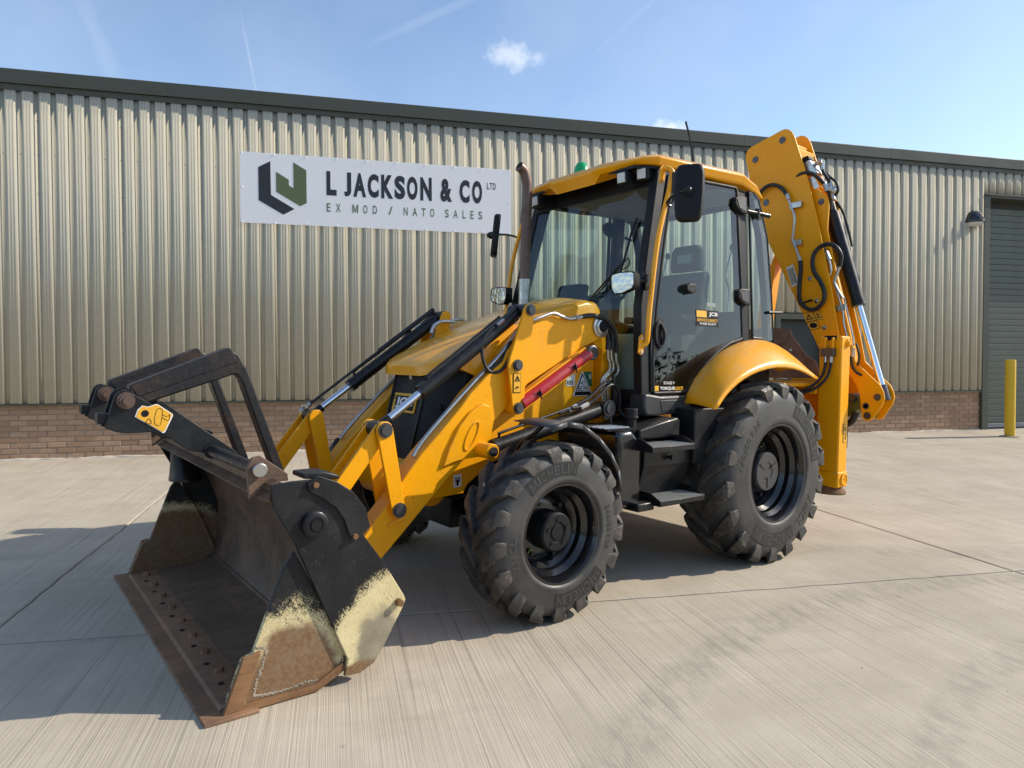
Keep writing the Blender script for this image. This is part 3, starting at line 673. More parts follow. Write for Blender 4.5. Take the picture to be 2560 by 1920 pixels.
# wheels --------------------------------------------------------------
def text_arc(mb, s, c, r, ang, size, y, sgn, squeeze=0.8, bold=0.03):
    """lettering round a circle; reads clockwise seen from outside, tops outward"""
    W = sum(text_adv(ch)*size*squeeze for ch in s); a = R(ang) + 0.5*W/r
    for ch in s:
        adv = text_adv(ch)*size*squeeze
        am = a - 0.5*adv/r
        if ch != ' ':
            ex = Vector((math.sin(am), 0, -math.cos(am))); ey = Vector((math.cos(am), 0, math.sin(am)))
            org = Vector((c[0]+r*math.cos(am), y, c[2]+r*math.sin(am)))
            wd = adv*0.84; text_fit(mb, ch, org, ex, ey, -wd/2, wd/2, 0, size*0.72, bold=bold)
        a -= adv/r
def text_adv(ch): return {'I': 0.34, ' ': 0.3, '/': 0.45, 'M': 0.95, '1': 0.45}.get(ch, 0.72)
def wheel(cx, cy, cz, Rt, W, rr, nl, lugh, front, near):
    sg = 1 if near else -1           # build for the near side, then mirror
    hw = W/2; yo = cy-hw             # outer sidewall plane
    def fin(mb): return mb if near else mb.mirror()
    wd = 0.36*W
    rim = MB()
    # rim: outer flange, bead seats, well, disc
    rim.lathe([(-hw+0.012, rr+0.012), (-hw+0.006, rr+0.008), (-hw+0.006, rr-0.004), (-hw+0.03, rr-0.020), (-hw+0.075, rr-0.026), (-hw+0.105, rr-0.052), (-hw+0.14, rr-0.056), (-hw+0.17, rr-0.085), (hw-0.10, rr-0.085), (hw-0.03, rr-0.02), (hw-0.006, rr+0.006), (hw-0.006, rr+0.012), (hw-0.04, rr+0.0), (hw-0.11, rr-0.065), (-hw+0.16, rr-0.065), (-hw+0.04, rr+0.0)], (cx, cy, cz), (0, 1, 0), 56, closed=True)
    dpt = -hw+(0.20 if front else 0.235)
    rim.lathe([(dpt, rr-0.08), (dpt-0.012, rr-0.10), (dpt-0.02, rr*0.5), (dpt-0.02, 0.03), (dpt+0.0, 0.03), (dpt+0.0, rr*0.5), (dpt+0.012, rr-0.09)], (cx, cy, cz), (0, 1, 0), 48, closed=True)
    w = build('wheel', fin(rim), 'black_gloss', BH, sharp=32)
    # tyre carcass
    d = Rt-lugh; sw = d-rr
    half = [(-hw+0.03, rr+0.0), (-hw+0.004, rr+0.012), (-hw-0.004, rr+0.03), (-hw-0.002, rr+0.20*sw), (-hw, rr+0.30*sw), (-hw-0.001, rr+0.62*sw), (-hw+0.010, rr+0.78*sw), (-hw+0.030, rr+0.90*sw), (-hw+0.065, d-0.006), (-hw*0.5, d), (0, d+0.004)]
    prof = half + [(-a, b) for a, b in reversed(half[:-1])]
    t = MB(); t.lathe(prof, (cx, cy, cz), (0, 1, 0), 72, closed=True)
    ty = build('tyre', fin(t), 'tyre_sidewall', w, sharp=50)
    # lugs
    lg = MB(); sweep = (0.92 if front else 0.80)*hw/Rt*1.25
    for side in (-1, 1):
        for i in range(nl):
            th0 = 6.283185*(i+(0.5 if side > 0 else 0.0))/nl + (0.03 if front else 0.1)
            stn = []
            k_ = W/0.34
            for (u, fl, rad, yo_, base, yb_, wb) in ((-0.06, 0.022, Rt, None, None, None, 1.35), (0.15, 0.029, Rt+0.001, None, None, None, 1.35), (0.45, 0.036, Rt, None, None, None, 1.3), (0.72, 0.043, Rt-0.004, None, None, None, 1.25), (0.92, 0.049, Rt-0.015, None, None, None, 1.2),
                                                 (1.0, 0.050, Rt-0.040, hw-0.002, Rt-0.075, hw-0.055, 1.12), (1.01, 0.046, Rt-0.085, hw+0.003, Rt-0.10, hw-0.03, 1.15), (1.02, 0.030, Rt-0.135, hw-0.003, Rt-0.14, hw-0.015, 1.2)):
                fl *= k_**0.6
                yy = side*(0.01+u*(hw-0.014)) if yo_ is None else side*yo_
                th = th0 + sweep*(max(u, 0)**0.82) + (0.0 if u >= 0 else -0.02)
                bs = min(d-0.004, rad-0.02) if base is None else base; yb = yy if yb_ is None else side*yb_
                def Pt(r, y, da): return (cx - r*math.sin(th+da), cy+y, cz - r*math.cos(th+da))
                stn.append([Pt(bs, yb, -fl*wb/Rt), Pt(rad, yy, -fl/Rt), Pt(rad, yy, fl/Rt), Pt(bs, yb, fl*wb/Rt)])
            lg.ring_loft(stn)
    build('tread', fin(lg), 'tyre_rubber', w, sharp=28, bevel=0.0025, seg=1)
    # sidewall lettering on the outer side
    if near:
        yl = yo-0.0035; rm = rr+0.335*sw; hgt = 0.30*sw
        bgm = MB()
        def plate(a0, a1, r0, r1):
            n = 14; ring = []
            for k in range(n+1):
                a = R(a0+(a1-a0)*k/n); ring.append(((cx+r0*math.cos(a), yo-0.0022, cz+r0*math.sin(a)), (cx+r1*math.cos(a), yo-0.0022, cz+r1*math.sin(a))))
            o = len(bgm.v)
            for q in ring: bgm.v += list(q)
            bgm.f += [(o+2*k, o+2*k+1, o+2*k+3, o+2*k+2) for k in range(n)]
        lt = MB()
        if front: items = (('MICHELIN', 105, 0.9), ('MICHELIN', 290, 0.9), ('XMCL', 190, 0.8), ('340/80 R20', 0, 0.55))
        else: items = (('MICHELIN', 38, 0.9), ('MICHELIN', 262, 0.9), ('XMCL', 318, 0.9), ('440/80 R28', 150, 0.62))
        for s, a, k in items:
            size = hgt*k/0.72; wdt = sum(text_adv(c) for c in s)*size*0.85; half_a = math.degrees(wdt/2/rm)
            text_arc(lt, s, (cx, 0, cz), rm, a, size, yl, 1, 0.85, 0.02)
            if s[0] == 'M': plate(a+half_a+1.5, a-half_a-1.5, rm-0.012, rm+hgt*k+0.012)
        tag(build('lettering_panel', bgm, 'tyre_panel', w), kind='stuff')
        tag(build('sidewall_lettering', lt, 'tyre_letter', w), kind='stuff')
    # hub
    h = MB()
    if front:
        y0 = yo+0.055
        h.lathe([(0.16, 0.118), (0.05, 0.118), (0.012, 0.114), (0.0, 0.104), (0.0, 0.062), (0.007, 0.058), (0.007, 0.046), (0.0, 0.042), (0.0, 0.003)], (cx, y0, cz), (0, 1, 0), 40)
        hub = build('hub', fin(h), 'black_plastic', w, sharp=30)
        for k in range(5):
            a = R(18+72*k); q = MB(); a1 = a+0.5
            q.lathe([(0, 0.012), (0.012, 0.011)], (cx+0.075*math.cos(a), y0-0.006, cz+0.075*math.sin(a)), (0, 1, 0), 6); build('cover_bolt', fin(q), 'black_plastic', w)
        nb = 6
    else:
        y0 = yo+0.10
        h.lathe([(0.16, 0.155), (0.03, 0.155), (0.008, 0.150), (0.0, 0.144), (0.0, 0.070), (0.006, 0.066), (0.006, 0.004)], (cx, y0, cz), (0, 1, 0), 40)
        hub = build('hub', fin(h), 'pin_steel', w, sharp=30)
        for k in range(3):
            a = R(60+120*k); q = MB(); q.box(-0.006, 0.006, -0.006, 0.001, 0.045, 0.125); q.xform(Matrix.Translation((cx, y0, cz)) @ Matrix.Rotation(a, 4, 'Y')); build('hub_rib', fin(q), 'pin_steel', w)
        nb = 10
    rb = rr-0.115 if front else rr-0.16
    for k in range(nb):
        a = 6.283185*k/nb + (1.95 if front else 0.6); q = MB()
        q.lathe([(0.0, 0.016), (-0.03, 0.016), (-0.032, 0.008)], (cx+rb*math.cos(a), cy+dpt-0.02, cz+rb*math.sin(a)), (0, 1, 0), 6); build('wheel_nut', fin(q), 'black_paint', w)
        if (front and k % 2 == 0) or (not front and k % 5 == 1):
            q = MB(); c0 = (cx+rb*math.cos(a), cz+rb*math.sin(a)); u = (-math.sin(a), math.cos(a))
            q.prism([(c0[0]+0.022*math.cos(b), c0[1]+0.022*math.sin(b)) for b in [a+0.9+4.6*j/10 for j in range(11)]] + [(c0[0]+0.05*u[0], c0[1]+0.05*u[1])], cy+dpt-0.030, cy+dpt-0.026); build('nut_indicator', fin(q), 'lime_green', w)
    return w
for near in (True, False):
    wheel(0.0, -1.00, 0.518, 0.525, 0.34, 0.283, 17, 0.036, True, near)
    wheel(2.17, -0.975, 0.690, 0.700, 0.45, 0.368, 18, 0.042, False, near)

# axles and chassis ----------------------------------------------------
m = MB(); m.cyl((0, -0.80, 0.52), (0, 0.80, 0.52), 0.085, n=16); m.box(-0.16, 0.16, -0.22, 0.22, 0.38, 0.66); m.cyl((0, -0.72, 0.42), (0, -0.72, 0.66), 0.07); m.cyl((0, 0.72, 0.42), (0, 0.72, 0.66), 0.07)
m.cyl((0.16, -0.66, 0.50), (0.16, 0.66, 0.50), 0.035)
build('front_axle', m, 'black_paint', BH, bevel=0.01)
m = MB(); m.cyl((2.17, -0.72, 0.70), (2.17, 0.72, 0.70), 0.14, n=20); m.box(1.95, 2.40, -0.26, 0.26, 0.48, 0.92); build('rear_axle', m, 'black_paint', BH, bevel=0.015)
m = MB()
for y in (-0.40, 0.34): m.box(-0.30, 3.10, y, y+0.06, 0.62, 0.92)
m.box(-0.2, 3.1, -0.34, 0.34, 0.60, 0.70); m.box(0.3, 1.2, -0.33, 0.33, 0.48, 0.62)
build('chassis_frame', m, 'black_paint', BH, bevel=0.008)
def side_plate():
    m = MB(); m.prism([(-0.46, 0.645), (-0.208, 0.657), (-0.177, 0.71), (0.02, 0.84), (0.34, 0.93), (0.60, 0.95), (0.96, 1.00), (0.98, 1.62), (0.90, 1.66), (0.30, 1.50), (0.10, 1.30), (-0.10, 1.08), (-0.30, 0.93), (-0.44, 0.76)], -0.44, -0.405); return m
SP = both('frame_side_plate', side_plate, 'yellow_paint', bevel=0.005)
m = MB(); m.prism([(-0.54, 0.60), (-0.58, 0.68), (-0.57, 0.80), (-0.50, 0.86), (-0.28, 0.86), (-0.25, 0.62), (-0.34, 0.56)], -0.34, 0.34); build('front_nose', m, 'yellow_paint', BH, bevel=0.04, seg=4)
def bump():
    m = MB(); m.prism([(-0.44, 0.80), (-0.36, 0.80), (-0.30, 0.92), (-0.30, 1.03), (-0.42, 1.03), (-0.48, 0.92)], -0.40, -0.30); return m
both('bumper_horn', bump, 'yellow_paint', bevel=0.008)
def tower():
    m = MB(); m.prism([(0.925, 0.93), (1.02, 0.93), (1.03, 1.50), (1.00, 1.72), (0.93, 1.84), (0.84, 1.84), (0.84, 1.64), (0.925, 1.60)], -0.52, -0.445); return m
TW = both('loader_tower', tower, 'yellow_paint', bevel=0.006)

# hood and grille -------------------------------------------------------
def hood():
    m = MB(); rings = []
    for (x, w, ze, dr, cz) in ((-0.405, 0.17, 1.428, 0.030, 0.002), (-0.410, 0.225, 1.450, 0.052, 0.006), (-0.385, 0.30, 1.470, 0.060, 0.012), (-0.335, 0.36, 1.495, 0.065, 0.018), (-0.25, 0.405, 1.534, 0.075, 0.024), (-0.08, 0.425, 1.610, 0.22, 0.028), (0.14, 0.43, 1.705, 0.24, 0.032), (0.45, 0.43, 1.825, 0.24, 0.035), (0.66, 0.43, 1.90, 0.26, 0.036), (0.86, 0.425, 1.955, 0.30, 0.038), (0.96, 0.42, 1.945, 0.34, 0.034), (1.00, 0.41, 1.915, 0.34, 0.03)):
        r = [(x, -w, ze-dr), (x, -w, ze-0.028), (x, -w+0.010, ze-0.008), (x, -w+0.03, ze+0.004)]
        r += [(x, -w+0.03+(w-0.03)*k/4, ze+0.004+cz*math.sin(math.pi/2*k/4)) for k in (1, 2, 3)]
        full = r + [(x, 0, ze+0.004+cz)] + [(a, -b, c) for a, b, c in reversed(r)]
        rings.append(full)
    return m.ring_loft(rings)
HO = build('hood', hood(), 'yellow_gloss', BH, sharp=42)
m = MB(); m.ring_loft([[(x, -0.12, z), (x, 0.12, z), (x, 0.12, z+0.012), (x, -0.12, z+0.012)] for x, z in ((0.52, 1.868), (0.90, 1.985), (0.97, 1.975))]); build('hood_vent', m, 'yellow_gloss', HO, bevel=0.004)
m = MB(); m.tube([(0.0, 0.33, 1.70), (0.03, 0.33, 1.76), (0.10, 0.33, 1.79), (0.2, 0.33, 1.79)], 0.014); build('lifting_handle', m, 'zinc', HO)
m = MB(); rings = []
def gx(z): return -0.3995+0.24*(z-1.2125)          # the grille leans: its foot stands further forward
for z, k in ((0.84, 0.90), (1.0, 0.95), (1.2, 1.0), (1.36, 1.0), (1.425, 1.0), (1.447, 0.98)):
    xf = gx(z)+0.012; rings.append([(xf, -0.20*k, z), (xf+0.012, -0.235*k, z), (xf+0.17, -0.395*k, z), (0.05, -0.40*k, z), (0.05, 0.40*k, z), (xf+0.17, 0.395*k, z), (xf+0.012, 0.235*k, z), (xf, 0.20*k, z)])
m.ring_loft(rings); GR = build('grille', m, 'black_plastic', BH, bevel=0.008)
def tilt(mb): mb.v = [(x+0.24*(z-1.2125), y, z) for x, y, z in mb.v]; return mb
m = MB(); m.lathe([(0, 0.02), (-0.008, 0.018), (-0.01, 0.008)], (gx(1.385)+0.012, 0.0, 1.385), (1, 0, 0.24), 14); build('grille_latch', m, 'zinc', GR)
def groove():
    m = MB(); m.prism([(-0.215, 0.90), (-0.200, 0.90), (-0.205, 1.40), (-0.220, 1.40)], -0.396, -0.37, axis='x'); return tilt(m)
both('grille_rib', groove, 'black_paint', GR, bevel=0.004)
def screws():
    m = MB()
    m.lathe([(0.0, 0.022), (-0.015, 0.018)], (gx(sz_)+0.088, sy_, sz_), (0.75, 0.6, 0), 12)
    return m
for sz_, sy_ in ((1.20, -0.31), (0.97, -0.29)): both('grille_fixing', screws, 'black_paint', GR)
m = MB(); m.box(-0.401, -0.389, -0.150, 0.150, 1.150, 1.275); LP = build('badge', tilt(m), 'ink_yellow', GR, bevel=0.003)
m = MB(); m.box(-0.4035, -0.397, -0.138, 0.116, 1.166, 1.259); build('badge_panel', tilt(m), 'ink_black', LP)
m = MB(); text_fit(m, 'JCB', (-0.4052, 0, 0), (0, -1, 0), (0, 0, 1), -0.105, 0.128, 1.176, 1.250, bold=0.05); build('badge_letters', tilt(m), 'ink_white', LP)
m = MB(); text_fit(m, 'JCB', (-0.4052, 0, 0), (0, -1, 0), (0, 0, 1), -0.143, -0.122, 1.224, 1.262, bold=0.03); build('badge_emblem', tilt(m), 'ink_black', LP)

# loader arms ------------------------------------------------------------
ARM = [(-1.10, 0.34), (-1.03, 0.40), (-0.905, 0.555), (-0.815, 0.655), (-0.711, 0.797), (-0.585, 0.945), (-0.45, 1.075), (-0.312, 1.215), (-0.24, 1.300), (-0.119, 1.407), (0.008, 1.501), (0.044, 1.567), (0.102, 1.628), (0.20, 1.72), (0.268, 1.765), (0.42, 1.815), (0.60, 1.800), (0.88, 1.838), (0.922, 1.815), (0.936, 1.775), (0.927, 1.719), (0.885, 1.683), (0.65, 1.587), (0.212, 1.358), (0.045, 1.211), (-0.084, 1.092), (-0.20, 0.965), (-0.292, 0.885), (-0.493, 0.694), (-0.834, 0.365), (-1.00, 0.205), (-1.07, 0.19), (-1.12, 0.235), (-1.13, 0.29)]
LA = both('loader_arm', lambda: MB().prism(ARM, -0.555, -0.415), 'yellow_paint', bevel=0.006)
GUS = [(-0.444, 0.862), (-0.36, 0.888), (-0.279, 0.900), (-0.19, 0.905), (-0.112, 0.898), (-0.118, 0.98), (-0.09, 1.06), (-0.078, 1.12), (-0.10, 1.215), (-0.16, 1.235), (-0.25, 1.19), (-0.33, 1.105), (-0.40, 0.98)]
both('gusset', lambda: MB().prism(GUS, -0.578, -0.553), 'yellow_paint', LA, bevel=0.005)
def oval():
    m = MB(); pts = []
    for k in range(20):
        a = 6.283185*k/20; u, v = 0.095*math.cos(a), 0.032*math.sin(a); c, s = math.cos(R(62)), math.sin(R(62)); pts.append((-0.245+u*c-v*s, -0.580, 1.04+u*s+v*c))
    m.tube(pts+[pts[0]], 0.006, 6, 2); return m
both('weld_oval', oval, 'yellow_paint', LA)
both('weld_rib', lambda: MB().tube([(-0.80, -0.557, 0.545), (-0.77, -0.558, 0.562), (-0.69, -0.558, 0.585)], 0.012, 8), 'yellow_paint', LA)
both('pipe_run', lambda: MB().tube([(-0.62, -0.52, 0.93), (-0.56, -0.515, 1.01), (-0.40, -0.51, 1.17), (-0.18, -0.51, 1.375), (0.02, -0.51, 1.55), (0.16, -0.52, 1.72), (0.23, -0.53, 1.77)], 0.014), 'zinc', LA)
both('arm_hose', lambda: MB().tube([(0.16, -0.50, 1.70), (0.08, -0.52, 1.62), (0.02, -0.53, 1.52), (-0.06, -0.53, 1.46), (-0.10, -0.53, 1.45)], 0.011), 'hose_rubber', LA)
both('arm_hose', lambda: MB().tube([(0.17, -0.49, 1.69), (0.11, -0.55, 1.62), (0.05, -0.56, 1.52), (-0.02, -0.56, 1.44), (-0.10, -0.545, 1.44), (-0.14, -0.53, 1.53), (-0.13, -0.525, 1.64), (-0.06, -0.53, 1.72)], 0.011), 'hose_rubber', LA)
PV = both('pivot_boss', lambda: MB().lathe([(0, 0.078), (-0.018, 0.078), (-0.022, 0.066), (-0.022, 0.056), (-0.03, 0.056), (-0.034, 0.05), (-0.034, 0.01)], (0.865, -0.553, 1.762), (0, 1, 0), 28), 'zinc', LA)
both('pivot_cap', lambda: MB().cyl((0.865, -0.586, 1.762), (0.865, -0.594, 1.762), 0.042, 0.038), 'ink_black', LA)

# tipping levers, links and rams
def lever_poly(p, q, w0, w1):
    """rounded bar from p to q"""
    p, q = Vector(p), Vector(q); d = (q-p).normalized(); n = Vector((-d.y, d.x)); out = []
    for k in range(7): a = math.pi/2 + math.pi*k/6; out.append(p + w0*(math.cos(a)*d + math.sin(a)*n))
    for k in range(7): a = -math.pi/2 + math.pi*k/6; out.append(q + w1*(math.cos(a)*d + math.sin(a)*n))
    return [tuple(v) for v in out]
TL = both('tipping_lever', lambda: MB().prism(lever_poly((-0.845, 1.103), (-0.752, 0.641), 0.050, 0.043), -0.598, -0.577), 'yellow_paint', bevel=0.004)
both('tipping_lever', lambda: MB().prism(lever_poly((-0.845, 1.103), (-0.752, 0.641), 0.050, 0.043), -0.412, -0.391), 'yellow_paint', bevel=0.004)
both('lever_pin', pin(-0.845, 1.103, -0.598), 'pin_steel', TL); both('lever_pin', pin(-0.750, 0.641, -0.598), 'pin_steel', TL)
both('lever_bush', lambda: MB().cyl((-0.845, -0.577, 1.103), (-0.845, -0.412, 1.103), 0.046), 'black_paint', TL)
LK = both('tipping_link', lambda: MB().prism(lever_poly((-0.845, 1.103), (-1.235, 0.600), 0.047, 0.050), -0.566, -0.546), 'yellow_paint', bevel=0.004)
both('tipping_link', lambda: MB().prism(lever_poly((-0.845, 1.103), (-1.235, 0.600), 0.047, 0.050), -0.446, -0.426), 'yellow_paint', bevel=0.004)
both('link_web', lambda: MB().prism(lever_poly((-0.91, 1.02), (-1.17, 0.68), 0.012, 0.012), -0.547, -0.445), 'yellow_paint', LK)
def along(p, q, f): return tuple(p[i]+(q[i]-p[i])*f for i in range(3))
CA, CB = (-0.845, -0.495, 1.103), (0.178, -0.495, 1.838)
CR = both('crowd_ram', lambda: MB().cyl(along(CA, CB, 0.285), along(CA, CB, 0.955), 0.044, n=28).cyl(along(CA, CB, 0.272), along(CA, CB, 0.305), 0.047, n=28).cyl(along(CA, CB, 0.94), along(CA, CB, 1.0), 0.036, n=20), 'black_paint', sharp=35)
both('ram_rod', lambda: MB().cyl(along(CA, CB, 0.05), along(CA, CB, 0.29), 0.0235, n=24), 'chrome', CR)
both('rod_eye', lambda: MB().cyl(along(CA, CB, 0.0), along(CA, CB, 0.075), 0.029, n=20), 'black_paint', CR)
both('ram_pipe', lambda: MB().tube([along((CA[0], CA[1], CA[2]+0.05), (CB[0], CB[1], CB[2]+0.05), f) for f in (0.30, 0.315)] + [along((CA[0]-0.01, CA[1]-0.015, CA[2]+0.068), (CB[0]-0.01, CB[1]-0.015, CB[2]+0.068), f) for f in (0.33, 0.5, 0.7, 0.84)], 0.0085, 8), 'black_paint', CR)
both('ram_fitting', lambda: MB().cyl(along((CA[0], CA[1]-0.03, CA[2]+0.04), (CB[0], CB[1]-0.03, CB[2]+0.04), 0.80), along((CA[0], CA[1]-0.03, CA[2]+0.04), (CB[0], CB[1]-0.03, CB[2]+0.04), 0.85), 0.013, n=6), 'zinc', CR)
both('ram_hose', lambda: MB().tube([along((CA[0], CA[1]-0.03, CA[2]+0.04), (CB[0], CB[1]-0.03, CB[2]+0.04), 0.85), along((CA[0], CA[1]-0.03, CA[2]+0.05), (CB[0], CB[1]-0.03, CB[2]+0.05), 0.93), (0.13, -0.50, 1.87)], 0.011), 'hose_rubber', CR)
# level-indicator rod on the far ram
m = MB(); m.cyl((-0.90, 0.47, 1.16), (-0.35, 0.47, 1.56), 0.010, n=8); m.cyl((-0.35, 0.47, 1.56), (0.10, 0.47, 1.885), 0.017, n=10); m.cyl((-0.90, 0.455, 1.155), (-0.90, 0.485, 1.155), 0.02, n=6); build('level_indicator', m, 'black_paint', CR[1])
m = MB(); m.cyl((-0.93, 0.47, 1.135), (-0.86, 0.47, 1.187), 0.019, n=6); m.cyl((-0.90, 0.44, 1.17), (-0.90, 0.50, 1.17), 0.013, n=6); build('indicator_nut', m, 'zinc', CR[1])
UL = [(0.132, 1.842), (0.145, 1.866), (0.172, 1.878), (0.199, 1.866), (0.213, 1.838), (0.182, 1.60), (0.146, 1.368), (0.137, 1.195), (0.120, 1.170), (0.089, 1.160), (0.060, 1.172), (0.046, 1.205), (0.018, 1.40), (0.007, 1.473), (0.02, 1.53)]
UV = both('upper_lever', lambda: MB().prism(UL, -0.610, -0.588), 'yellow_paint', bevel=0.004)
both('upper_lever', lambda: MB().prism(UL, -0.415, -0.393), 'yellow_paint', bevel=0.004)
for (x, z) in ((0.174, 1.836), (0.077, 1.478), (0.090, 1.203)): both('lever_pin', pin(x, z, -0.610, 0.028, 0.024), 'pin_steel', UV)
both('lever_bush', lambda: MB().cyl((0.174, -0.588, 1.836), (0.174, -0.415, 1.836), 0.042), 'black_paint', UV)
both('lever_bush', lambda: MB().cyl((0.090, -0.588, 1.203), (0.090, -0.45, 1.203), 0.040), 'yellow_paint', UV)
LL = both('levelling_link', lambda: MB().prism(lever_poly((0.09, 1.203), (0.742, 1.574), 0.050, 0.058), -0.548, -0.530).prism(lever_poly((0.112, 1.268), (0.705, 1.606), 0.006, 0.006), -0.585, -0.549).prism(lever_poly((0.15, 1.184), (0.755, 1.527), 0.006, 0.006), -0.585, -0.549), 'yellow_paint', bevel=0.003)
# red safety strut, only on the near side
m = MB(); m.cyl((0.13, -0.588, 1.228), (0.722, -0.588, 1.565), 0.041, n=24); ST = build('safety_strut', m, 'red_paint', BH, sharp=35)
for f in (0.20, 0.72):
    p = along((0.13, -0.628, 1.228), (0.722, -0.628, 1.565), f); q = MB(); q.cyl((p[0], p[1]+0.012, p[2]), (p[0], p[1]-0.012, p[2]), 0.017, n=12); q.cyl((p[0]-0.008, p[1]-0.014, p[2]+0.03), (p[0]+0.012, p[1]-0.014, p[2]-0.034), 0.0045, n=8); build('strut_clip', q, 'ink_black', ST)
both('link_pin', lambda: MB().lathe([(0.04, 0.052), (-0.03, 0.052), (-0.036, 0.044), (-0.036, 0.036), (-0.03, 0.034), (-0.03, 0.004)], (0.742, -0.588, 1.574), (0, 1, 0), 24), 'pin_steel', LL)
both('link_pin_cap', lambda: MB().cyl((0.742, -0.616, 1.574), (0.742, -0.622, 1.574), 0.035), 'ink_black', LL)

LAa, LBb = (-0.170, -0.625, 0.950), (0.852, -0.625, 1.186)
LR = both('lift_ram', lambda: MB().cyl(along(LAa, LBb, 0.065), along(LAa, LBb, 0.93), 0.050, n=28).cyl(along(LAa, LBb, 0.05), along(LAa, LBb, 0.10), 0.054, n=28).cyl(along(LAa, LBb, 0.92), along(LAa, LBb, 1.0), 0.040, n=20), 'black_paint', sharp=35)
both('ram_rod', lambda: MB().cyl(along(LAa, LBb, 0.0), along(LAa, LBb, 0.06), 0.028, n=20), 'chrome', LR)
both('ram_boss', lambda: MB().cyl((-0.170, -0.70, 0.950), (-0.170, -0.56, 0.950), 0.048, n=20), 'yellow_paint', LR, bevel=0.004)
both('ram_pin', lambda: MB().cyl((-0.170, -0.715, 0.950), (-0.170, -0.70, 0.950), 0.030, n=16), 'pin_steel', LR)
both('ram_pin', lambda: MB().lathe([(0.1, 0.045), (-0.005, 0.045), (-0.005, 0.060), (-0.022, 0.060), (-0.022, 0.04), (-0.034, 0.04), (-0.036, 0.004)], (0.852, -0.66, 1.186), (0, 1, 0), 22), 'pin_steel', LR)
both('ram_pipe', lambda: MB().tube([(-0.075, -0.635, 1.005), (-0.078, -0.64, 1.045), (-0.05, -0.645, 1.062), (0.30, -0.645, 1.145), (0.52, -0.645, 1.20)], 0.009, 8), 'black_paint', LR)
both('ram_hose', lambda: MB().tube([(0.42, -0.64, 1.16), (0.50, -0.65, 1.185), (0.56, -0.65, 1.215), (0.68, -0.66, 1.27), (0.78, -0.66, 1.34), (0.86, -0.66, 1.36), (0.92, -0.65, 1.30), (0.94, -0.63, 1.19)], 0.0125), 'hose_rubber', LR)
both('ram_hose', lambda: MB().tube([(0.50, -0.67, 1.195), (0.58, -0.68, 1.205), (0.64, -0.68, 1.22), (0.74, -0.69, 1.28), (0.83, -0.69, 1.345), (0.91, -0.68, 1.34), (0.96, -0.67, 1.26), (0.97, -0.65, 1.16)], 0.0125), 'hose_rubber', LR)
both('hose_fitting', lambda: MB().cyl((0.49, -0.65, 1.178), (0.56, -0.65, 1.212), 0.017, n=6).cyl((0.57, -0.68, 1.198), (0.64, -0.68, 1.222), 0.017, n=6), 'zinc', LR)

# hoses round the back of the tower
NH = lambda pts, r: (lambda: MB().tube(pts, r))
both('loader_pipe', NH([(0.23, -0.57, 1.775), (0.30, -0.575, 1.80), (0.40, -0.575, 1.83), (0.47, -0.575, 1.815), (0.55, -0.575, 1.80), (0.62, -0.575, 1.812)], 0.012), 'zinc', LA)
both('pipe_union', lambda: MB().cyl((0.605, -0.575, 1.808), (0.635, -0.575, 1.815), 0.020, n=6).cyl((0.64, -0.575, 1.816), (0.68, -0.575, 1.822), 0.016, n=10), 'zinc', LA)
both('loader_hose', NH([(0.66, -0.575, 1.82), (0.76, -0.58, 1.835), (0.88, -0.59, 1.815), (0.97, -0.59, 1.74), (1.01, -0.58, 1.64), (1.015, -0.57, 1.58)], 0.017), 'hose_rubber', LA)
both('tower_hose', NH([(0.93, -0.56, 1.76), (0.97, -0.57, 1.73), (0.98, -0.57, 1.66), (0.975, -0.56, 1.60)], 0.019), 'hose_rubber', TW)
both('tower_hose', NH([(0.89, -0.55, 1.75), (0.93, -0.555, 1.73), (0.945, -0.56, 1.66), (0.94, -0.56, 1.60)], 0.019), 'hose_rubber', TW)
for dx, y, zz in ((0.0, -0.56, 1.60), (0.035, -0.56, 1.60), (0.075, -0.57, 1.58)):
    both('tower_pipe', NH([(0.94+dx, y, zz+0.02), (0.945+dx, y, zz-0.06), (0.965+dx, y, zz-0.10), (0.96+dx, y, zz-0.15), (0.90+dx*0.7, y, zz-0.20), (0.885+dx*0.7, y, zz-0.24), (0.90+dx*0.7, y, zz-0.36), (0.93+dx*0.7, y, zz-0.50)], 0.011), 'zinc', TW)
both('pipe_clamp', lambda: MB().box(0.885, 0.955, -0.585, -0.55, 1.345, 1.385), 'zinc', TW, bevel=0.004)
both('drain_hose', NH([(0.96, -0.60, 1.42), (0.985, -0.61, 1.25), (1.02, -0.64, 1.14), (1.10, -0.70, 1.08), (1.2, -0.72, 1.07)], 0.014), 'hose_rubber', TW)

# data plates and warning stickers on the near side
def plate(name, pts, y, mat, parent): return build(name, MB().prism(pts, y-0.0025, y), mat, parent)
sp = plate('noise_label', [(0.652, 1.334), (0.736, 1.334), (0.736, 1.425), (0.700, 1.412), (0.652, 1.385)], -0.4405, 'sticker_white', SP[0])
m = MB(); text_fit(m, '103', (0, -0.4445, 0), (1, 0, 0), (0, 0, 1), 0.660, 0.715, 1.343, 1.375, bold=0.03); build('noise_figure', m, 'ink_black', sp)
gp = plate('emission_label', [(0.825, 1.40), (0.825, 1.438), (0.899, 1.438), (0.908, 1.333), (0.88, 1.333)], -0.4405, 'sticker_green', SP[0])
m = MB(); text_fit(m, '5', (0, -0.4445, 0), (1, 0, 0), (0, 0, 1), 0.872, 0.896, 1.385, 1.42, bold=0.03); build('emission_figure', m, 'ink_white', gp)
tp = plate('security_label', [(0.800, 1.440), (0.806, 1.440), (0.912, 1.270), (0.908, 1.262), (0.720, 1.262), (0.716, 1.270)], -0.4435, 'sticker_white', SP[0])
